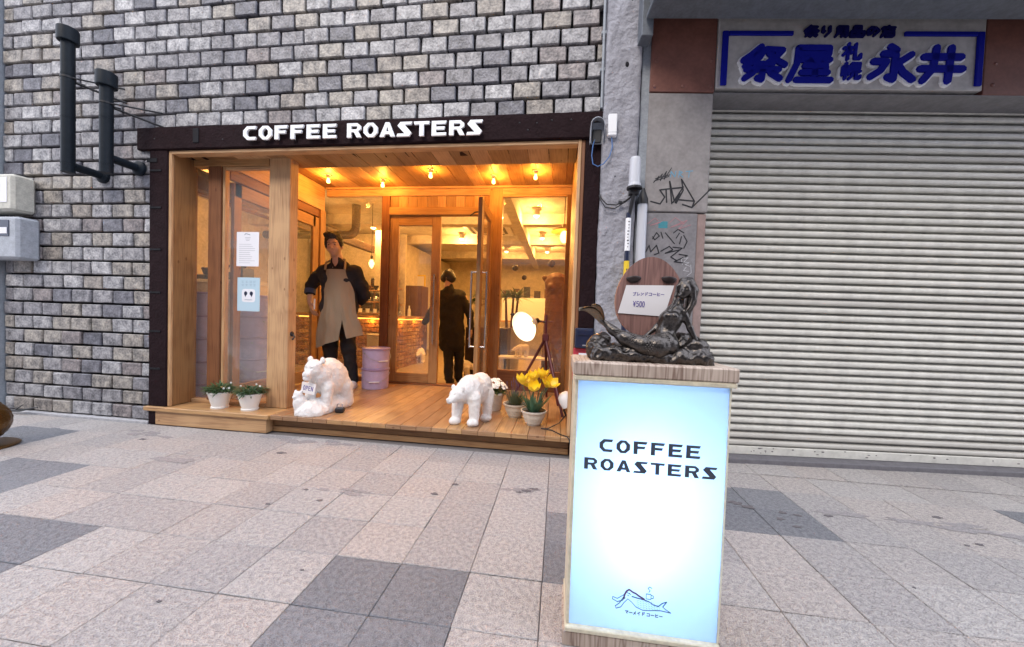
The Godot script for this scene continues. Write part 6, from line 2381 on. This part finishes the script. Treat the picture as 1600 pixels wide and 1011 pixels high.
	for q in [[-2.88, -4.2, 0.2, 0.028, "pot_white", "tall white bottle on the counter behind the door glass"], [-2.86, -3.75, 0.1, 0.035, "chrome", "short steel canister on the counter end"], [-3.0, -4.5, 0.13, 0.045, "iron", "dark coffee kettle at the far end of the counter"]]:
		b = Mb.new()
		b.lathe([Vector2(0, 0), Vector2(q[3], 0), Vector2(q[3], q[2] * 0.6), Vector2(q[3] * 0.45, q[2] * 0.8), Vector2(q[3] * 0.45, q[2]), Vector2(0, q[2])], V(q[0], 0.931, q[1]))
		tag(put("bottle", b, M[q[4]]), q[5], "bottle")
	t = thing("back_shelf", "two tier shelf of coffee jars on the wall behind the counter", "shelf", V(-4.3, 0.0, -4.95))
	for y in [1.15, 1.5]:
		bx("board", V(-0.9, y, -0.1), V(0.9, y + 0.025, 0.12), M.cedar0, t, 0)
	bx("wall_panel", V(-1.2, 0.0, -0.14), V(0.95, 2.7, -0.11), M.wall_in, t, 0, 0.0)
	var proto: Node3D
	for k in 14:
		var jat := V(-5.05 + (k % 7) * 0.26, 1.176 if k < 7 else 1.526, -4.93)
		if k == 0:
			proto = thing("coffee_jar", "coffee jar on the back shelf, first from the left on the lower tier", "jar", jat, 0.0, "coffee jars on the back shelf")
			b = Mb.new()
			b.lathe([Vector2(0, 0), Vector2(0.06, 0), Vector2(0.062, 0.16), Vector2(0.05, 0.18), Vector2(0, 0.18)])
			put("jar", b, M.duct, proto)
			b = Mb.new()
			b.lathe([Vector2(0, 0.18), Vector2(0.055, 0.18), Vector2(0.055, 0.205), Vector2(0, 0.205)])
			put("lid", b, M.chrome, proto)
		else:
			dup(proto, "coffee jar on the back shelf, %s from the left on the %s tier" % [ORD[k % 7], "lower" if k < 7 else "upper"], jat)
	for q in [[-3.02, -3.72, "black coffee grinder at the counter's near end"], [-3.1, -4.05, "black coffee grinder farther along the counter"]]:
		t = thing("coffee_grinder", q[2], "grinder", V(q[0], 0.93, q[1]))
		bx("body", V(-0.06, 0.0, -0.08), V(0.06, 0.26, 0.08), M.iron, t, 1, 0.01)
		b = Mb.new()
		b.lathe([Vector2(0.03, 0.26), Vector2(0.075, 0.38), Vector2(0.07, 0.4), Vector2(0.0, 0.4)])
		put("hopper", b, M.darkwood, t)
	t = thing("espresso_machine", "dark espresso machine on the counter behind the barista", "coffee machine", V(-3.85, 0.93, -4.2))
	bx("body", V(-0.3, 0.08, -0.2), V(0.3, 0.42, 0.2), M.iron, t, 0, 0.02)
	bx("drip_tray", V(-0.3, 0.0, -0.2), V(0.3, 0.075, 0.24), M.chrome, t, 0, 0.01)
	bx("cup_rail", V(-0.29, 0.42, -0.19), V(0.29, 0.46, 0.19), M.chrome, t, 0, 0.005)
	for k in 6:
		var wt := thing("storage_tin", "dark storage tin on the far wall unit, %s from the left" % ORD[k], "tin", V(-1.4 + k * 0.27, 1.501, -7.0))
		bx("body", V(-0.08, 0.0, -0.07), V(0.08, 0.16 + 0.05 * (k % 3), 0.07), [M.duct, M.darkwood, M.iron][k % 3], wt, 1, 0.006)
		bx("lid", V(-0.084, 0.161 + 0.05 * (k % 3), -0.074), V(0.084, 0.185 + 0.05 * (k % 3), 0.074), M.iron, wt, 0, 0.004)
	# back cabinets and pictures
	t = thing("dark_cabinet", "tall dark brown cabinet behind the counter", "cabinet", V(-3.38, 0.0, -5.6))
	bx("carcass", V(-0.28, -0.005, -0.2), V(0.28, 1.62, 0.2), M.darkwood, t, 1)
	bx("cabinet_door", V(-0.27, 0.8, 0.201), V(-0.005, 1.6, 0.22), M.darkwood, t, 1)
	bx("cabinet_door", V(0.005, 0.8, 0.201), V(0.27, 1.6, 0.22), M.darkwood, t, 1)
	for q in [[V(-3.5, 1.72, -6.2), 0.0, "tape_yellow", "yellow framed picture on the wall behind the door glass"], [V(-2.2, 1.6, -8.98), 0.0, "darkwood", "dark framed picture on the far back wall"]]:
		t = thing("picture", q[3], "picture", q[0], q[1])
		bx("frame", V(-0.17, -0.24, -0.02), V(0.17, 0.24, 0.0), M[q[2]], t, 1)
		bx("print", V(-0.13, -0.2, 0.001), V(0.13, 0.2, 0.004), M.paper_warm, t, 1, 0.0)
	# duct, pendants, globes
	b = Mb.new()
	var dp := [V(-3.36, 2.72, -3.1), V(-3.36, 2.36, -3.1)]
	for i in range(1, 7):
		var a := PI / 2 * i / 6
		dp.append(V(-3.36 - 0.13 * (1.0 - cos(a)), 2.36 - 0.13 * sin(a), -3.1))
	dp.append(V(-5.0, 2.23, -3.1))
	b.tube(dp, 0.066, 16)
	tag(put("exhaust_duct", b, M.duct), "dark brown exhaust duct bending left above the barista's head", "duct")
	b = Mb.new()
	b.tube([V(-4.2, 2.72, -0.6), V(-4.2, 2.45, -1.2), V(-4.1, 2.38, -4.0)], 0.1, 12)
	tag(put("exhaust_duct", b, M.duct), "black duct under the ceiling behind the left window", "duct")
	for q in [[V(-3.02, 2.71, -3.0), 0.83, "clear pendant bulb hanging right of the barista's head"], [V(-4.0, 2.71, -2.2), 0.6, "pendant bulb out of view, lighting the room behind the left window"]]:  # the second pendant is out of view, placed to brighten the left room
		t = thing("pendant_lamp", q[2], "pendant lamp", q[0])
		b = Mb.new()
		b.tube([V(0, 0, 0), V(0, -q[1], 0)], 0.005, 6)
		b.tube([V(0, -q[1], 0), V(0, -q[1] - 0.06, 0)], 0.018, 10)
		put("flex", b, M.black, t)
		b = Mb.new()
		b.lathe([Vector2(0.0, -q[1] - 0.21), Vector2(0.03, -q[1] - 0.17), Vector2(0.045, -q[1] - 0.12), Vector2(0.02, -q[1] - 0.062), Vector2(0.0, -q[1] - 0.06)])
		put("bulb", b, M.bulb_soft, t)
		omni(V(0, -q[1] - 0.13, 0), Color(1.0, 0.74, 0.42), 0.4, 0.03, t)
	t = thing("amber_pendant", "amber glass shaded bulb hanging at the right edge inside the pane", "pendant lamp", V(0.02, 2.71, -1.85))
	b = Mb.new()
	b.tube([V(0, 0, 0), V(0, -0.62, 0)], 0.005, 6)
	put("flex", b, M.black, t)
	b = Mb.new()
	b.lathe([Vector2(0.16, -0.71), Vector2(0.12, -0.685), Vector2(0.03, -0.66), Vector2(0.02, -0.62), Vector2(0.0, -0.62)])
	put("shade", b, mat(L(0.4, 0.22, 0.06), 0.3), t)
	b = Mb.new()
	b.ball(V(0, -0.77, 0), V(0.05, 0.075, 0.05), 14)
	put("bulb", b, M.bulb_soft, t)
	omni(V(0, -0.77, 0), Color(1.0, 0.66, 0.3), 0.25, 0.04, t)
	var gn := 0
	for q in [[V(-0.13, 1.72, -2.5), 0.05, "largest black hanging globe, right of the three"], [V(-0.63, 1.655, -2.5), 0.043, "black hanging globe, left of the three"], [V(-0.5, 1.525, -2.5), 0.036, "lowest and smallest black hanging globe"]]:
		t = thing("hanging_globe", q[2], "globe", q[0])
		b = Mb.new()
		b.ball(Vector3.ZERO, Vector3.ONE * q[1], 16)
		put("globe", b, M.duct, t)
		b = Mb.new()
		b.tube([V(0, q[1], 0), V(0, 2.71 - q[0].y, 0)], 0.0012, 5)
		put("thread", b, M.cream, t)
		gn += 1
	# downlights
	var dl := [[V(-2.1, 2.71, -5.0), "ceiling downlight beside the air conditioner"], [V(-0.42, 2.71, -3.3), "ceiling downlight nearest the right pane"], [V(-0.4, 2.71, -4.9), "ceiling downlight between the first and second beams"], [V(-1.35, 2.71, -6.4), "ceiling downlight left of the far ceiling beam"], [V(-0.35, 2.71, -6.4), "ceiling downlight right of the far ceiling beam"], [V(-3.6, 2.71, -4.1), "ceiling downlight over the brick counter"], [V(-4.7, 2.71, -1.4), "ceiling downlight out of view, lighting the room behind the left window"], [V(-1.5, 2.71, -2.6), "ceiling downlight out of view just inside the doors"]]  # counter, left room and doorway ones are placed for the light they give
	for q in dl:
		t = thing("ceiling_spot", q[1], "downlight", q[0])
		b = Mb.new()
		b.lathe([Vector2(0.05, -0.11), Vector2(0.055, -0.02), Vector2(0.075, -0.012), Vector2(0.075, -0.001), Vector2(0.0, -0.001)])
		put("housing", b, M.cream, t)
		b = Mb.new()
		b.ball(V(0, -0.115, 0), V(0.046, 0.03, 0.046), 12)
		put("lamp", b, M.spot, t)
		omni(V(0, -0.125, 0), Color(1.0, 0.72, 0.38), ROOM_E, 0.05, t)
	t = thing("air_conditioner", "square white ceiling cassette air conditioner", "air conditioner", V(-1.45, 2.695, -4.55))
	bx("panel", V(-0.45, -0.03, -0.45), V(0.45, 0.02, 0.45), M.white, t, 0, 0.01)
	bx("grille", V(-0.24, -0.034, -0.24), V(0.24, -0.0305, 0.24), M.sill, t, 0, 0.0)
	for q in [[-0.28, -0.36, 0.28, -0.3], [-0.28, 0.3, 0.28, 0.36], [-0.36, -0.28, -0.3, 0.28], [0.3, -0.28, 0.36, 0.28]]:
		bx("vent_slot", V(q[0], -0.034, q[1]), V(q[2], -0.0305, q[3]), M.black, t, 0, 0.0)
	# planter with a small tree
	t = thing("dark_planter", "dark brown box cabinet inside the open door", "cabinet", V(-1.2, -0.005, -3.3))
	bx("case", V(-0.24, 0.0, -0.3), V(0.42, 0.8, 0.3), M.duct, t, 1, 0.006)
	t = thing("potted_tree", "small twisted tree in a cream pot on the dark cabinet", "plant", V(-1.28, 0.796, -3.3))
	b = Mb.new()
	b.lathe([Vector2(0, 0), Vector2(0.1, 0), Vector2(0.14, 0.18), Vector2(0.13, 0.2), Vector2(0.0, 0.19)])
	put("pot", b, M.cream, t)
	b = Mb.new()
	b.tube([V(0, 0.18, 0), V(-0.05, 0.28, 0), V(0.02, 0.36, 0), V(-0.04, 0.46, 0)], [0.025, 0.02, 0.015, 0.006], 8)
	b.tube([V(0.0, 0.34, 0), V(0.1, 0.4, 0.03)], [0.012, 0.005], 6)
	put("trunk", b, M.darkwood, t)
	b = Mb.new()
	for k in [[-0.05, 0.5, 0.11], [0.1, 0.42, 0.08], [-0.1, 0.4, 0.06]]:
		for i in 70:
			var d := V(rng.randf_range(-1, 1), rng.randf_range(-0.3, 1), rng.randf_range(-1, 1)).normalized()
			blade(b, V(k[0], k[1], 0) + d * k[2] * rng.randf_range(0.3, 0.8), d, 0.05, 0.014, 0.015, 3)
	put("foliage", b, M.leaf0, t)
	t = thing("palm", "spiky palm in a cylinder pot behind the right pane's left edge", "plant", V(-0.83, -0.005, -3.6))
	b = Mb.new()
	b.lathe([Vector2(0, 0), Vector2(0.17, 0), Vector2(0.19, 0.8), Vector2(0, 0.78)])
	put("pot", b, M.galv, t)
	b = Mb.new()
	for x in [-0.05, 0.03, 0.08]:
		b.tube([V(x, 0.75, 0), V(x * 1.6, 1.3, 0)], [0.025, 0.018], 8)
	put("trunk", b, M.darkwood, t)
	b = Mb.new()
	for i in 90:
		var a := rng.randf() * TAU
		var d := V(cos(a), rng.randf_range(0.1, 1.3), sin(a)).normalized()
		blade(b, V([-0.08, 0.05, 0.12][i % 3], 1.3, 0), d, rng.randf_range(0.25, 0.42), 0.014, rng.randf_range(0.05, 0.2), 5)
	put("fronds", b, M.leaf0, t)
	# carved post like a standing bear
	t = thing("carved_post", "tall brown carved wooden bear post behind the right pane", "carving", V(-0.07, -0.005, -3.0))
	var f := Field.new(V(-0.3, -0.02, -0.24), V(0.3, 1.75, 0.3), 0.016)
	f.cap(V(0.02, 0.1, 0), V(0.02, 1.5, 0), 0.2, 0.16, 0.03)
	f.ell(V(0.0, 1.5, 0.06), V(0.16, 0.15, 0.18), 0.05)
	f.ell(V(-0.16, 1.58, 0.03), V(0.05, 0.045, 0.035), 0.02)
	f.ell(V(0.14, 1.6, 0.03), V(0.05, 0.045, 0.035), 0.02)
	f.ell(V(-0.06, 1.44, 0.22), V(0.06, 0.05, 0.07), 0.03)
	f.floor_at(0.0)
	b = Mb.new()
	f.into(b, noise(55, 12.0, 3), 0.014)
	put("carving", b, M.totem, t)
	# low white shelf of figures
	t = thing("low_shelf", "low white display shelf behind the right pane", "shelf", V(-0.45, 0.0, -2.8))
	bx("board", V(-0.42, 0.37, -0.16), V(0.38, 0.395, 0.16), M.white, t, 0)
	for x in [-0.4, 0.34]:
		bx("leg", V(x, -0.005, -0.12), V(x + 0.04, 0.369, 0.12), M.white, t, 1)
	for k in 4:
		b = Mb.new()
		var x := -0.72 + k * 0.17
		b.ball(V(x, 0.075, -2.62), V(0.05, 0.08, 0.05), 12)
		b.ball(V(x, 0.17, -2.6), V(0.035, 0.035, 0.035), 10)
		tag(put("figurine", b, M.cream), ["round cream figurine under the left end of the low shelf", "cream figurine under the shelf, second from the left", "cream figurine under the shelf, second from the right", "cream figurine under the right end of the low shelf"][k], "figurine", "figurines under the low shelf")
	# far wall shelf
	t = thing("wall_shelf", "white wall unit on the far wall of the room", "shelf", V(-0.6, 0.0, -6.9))
	bx("unit", V(-0.9, 0.9, -0.2), V(0.7, 1.5, 0.0), M.white, t, 0)
	bx("ledge", V(-0.95, 0.86, -0.25), V(0.75, 0.899, 0.1), M.cedar1, t, 0)
	# machines on a ledge seen through the narrow left window
	t = thing("grinder_ledge", "pale ledge with black coffee machines behind the left window", "shelf", V(-4.5, 0.0, -1.9))
	bx("ledge", V(-0.6, 1.28, -0.3), V(0.5, 1.32, 0.3), M.cream, t, 0)
	bx("ledge_front", V(-0.6, 0.0, -0.28), V(0.5, 1.279, 0.26), M.wall_in, t, 0)
	for k in 3:
		bx("machine", V(-0.4 + k * 0.28, 1.321, -0.1), V(-0.24 + k * 0.28, 1.4 + 0.05 * k, 0.1), M.iron, t, 1, 0.01)
		b = Mb.new()
		b.lathe([Vector2(0.03, 0.0), Vector2(0.06, 0.09), Vector2(0.05, 0.1), Vector2(0.0, 0.1)], V(-0.32 + k * 0.28, 1.401 + 0.05 * k, 0.0))
		put("hopper", b, M.duct, t)

const ORD := ["first", "second", "third", "fourth", "fifth", "sixth", "seventh"]
const ROOM_E := 1.35
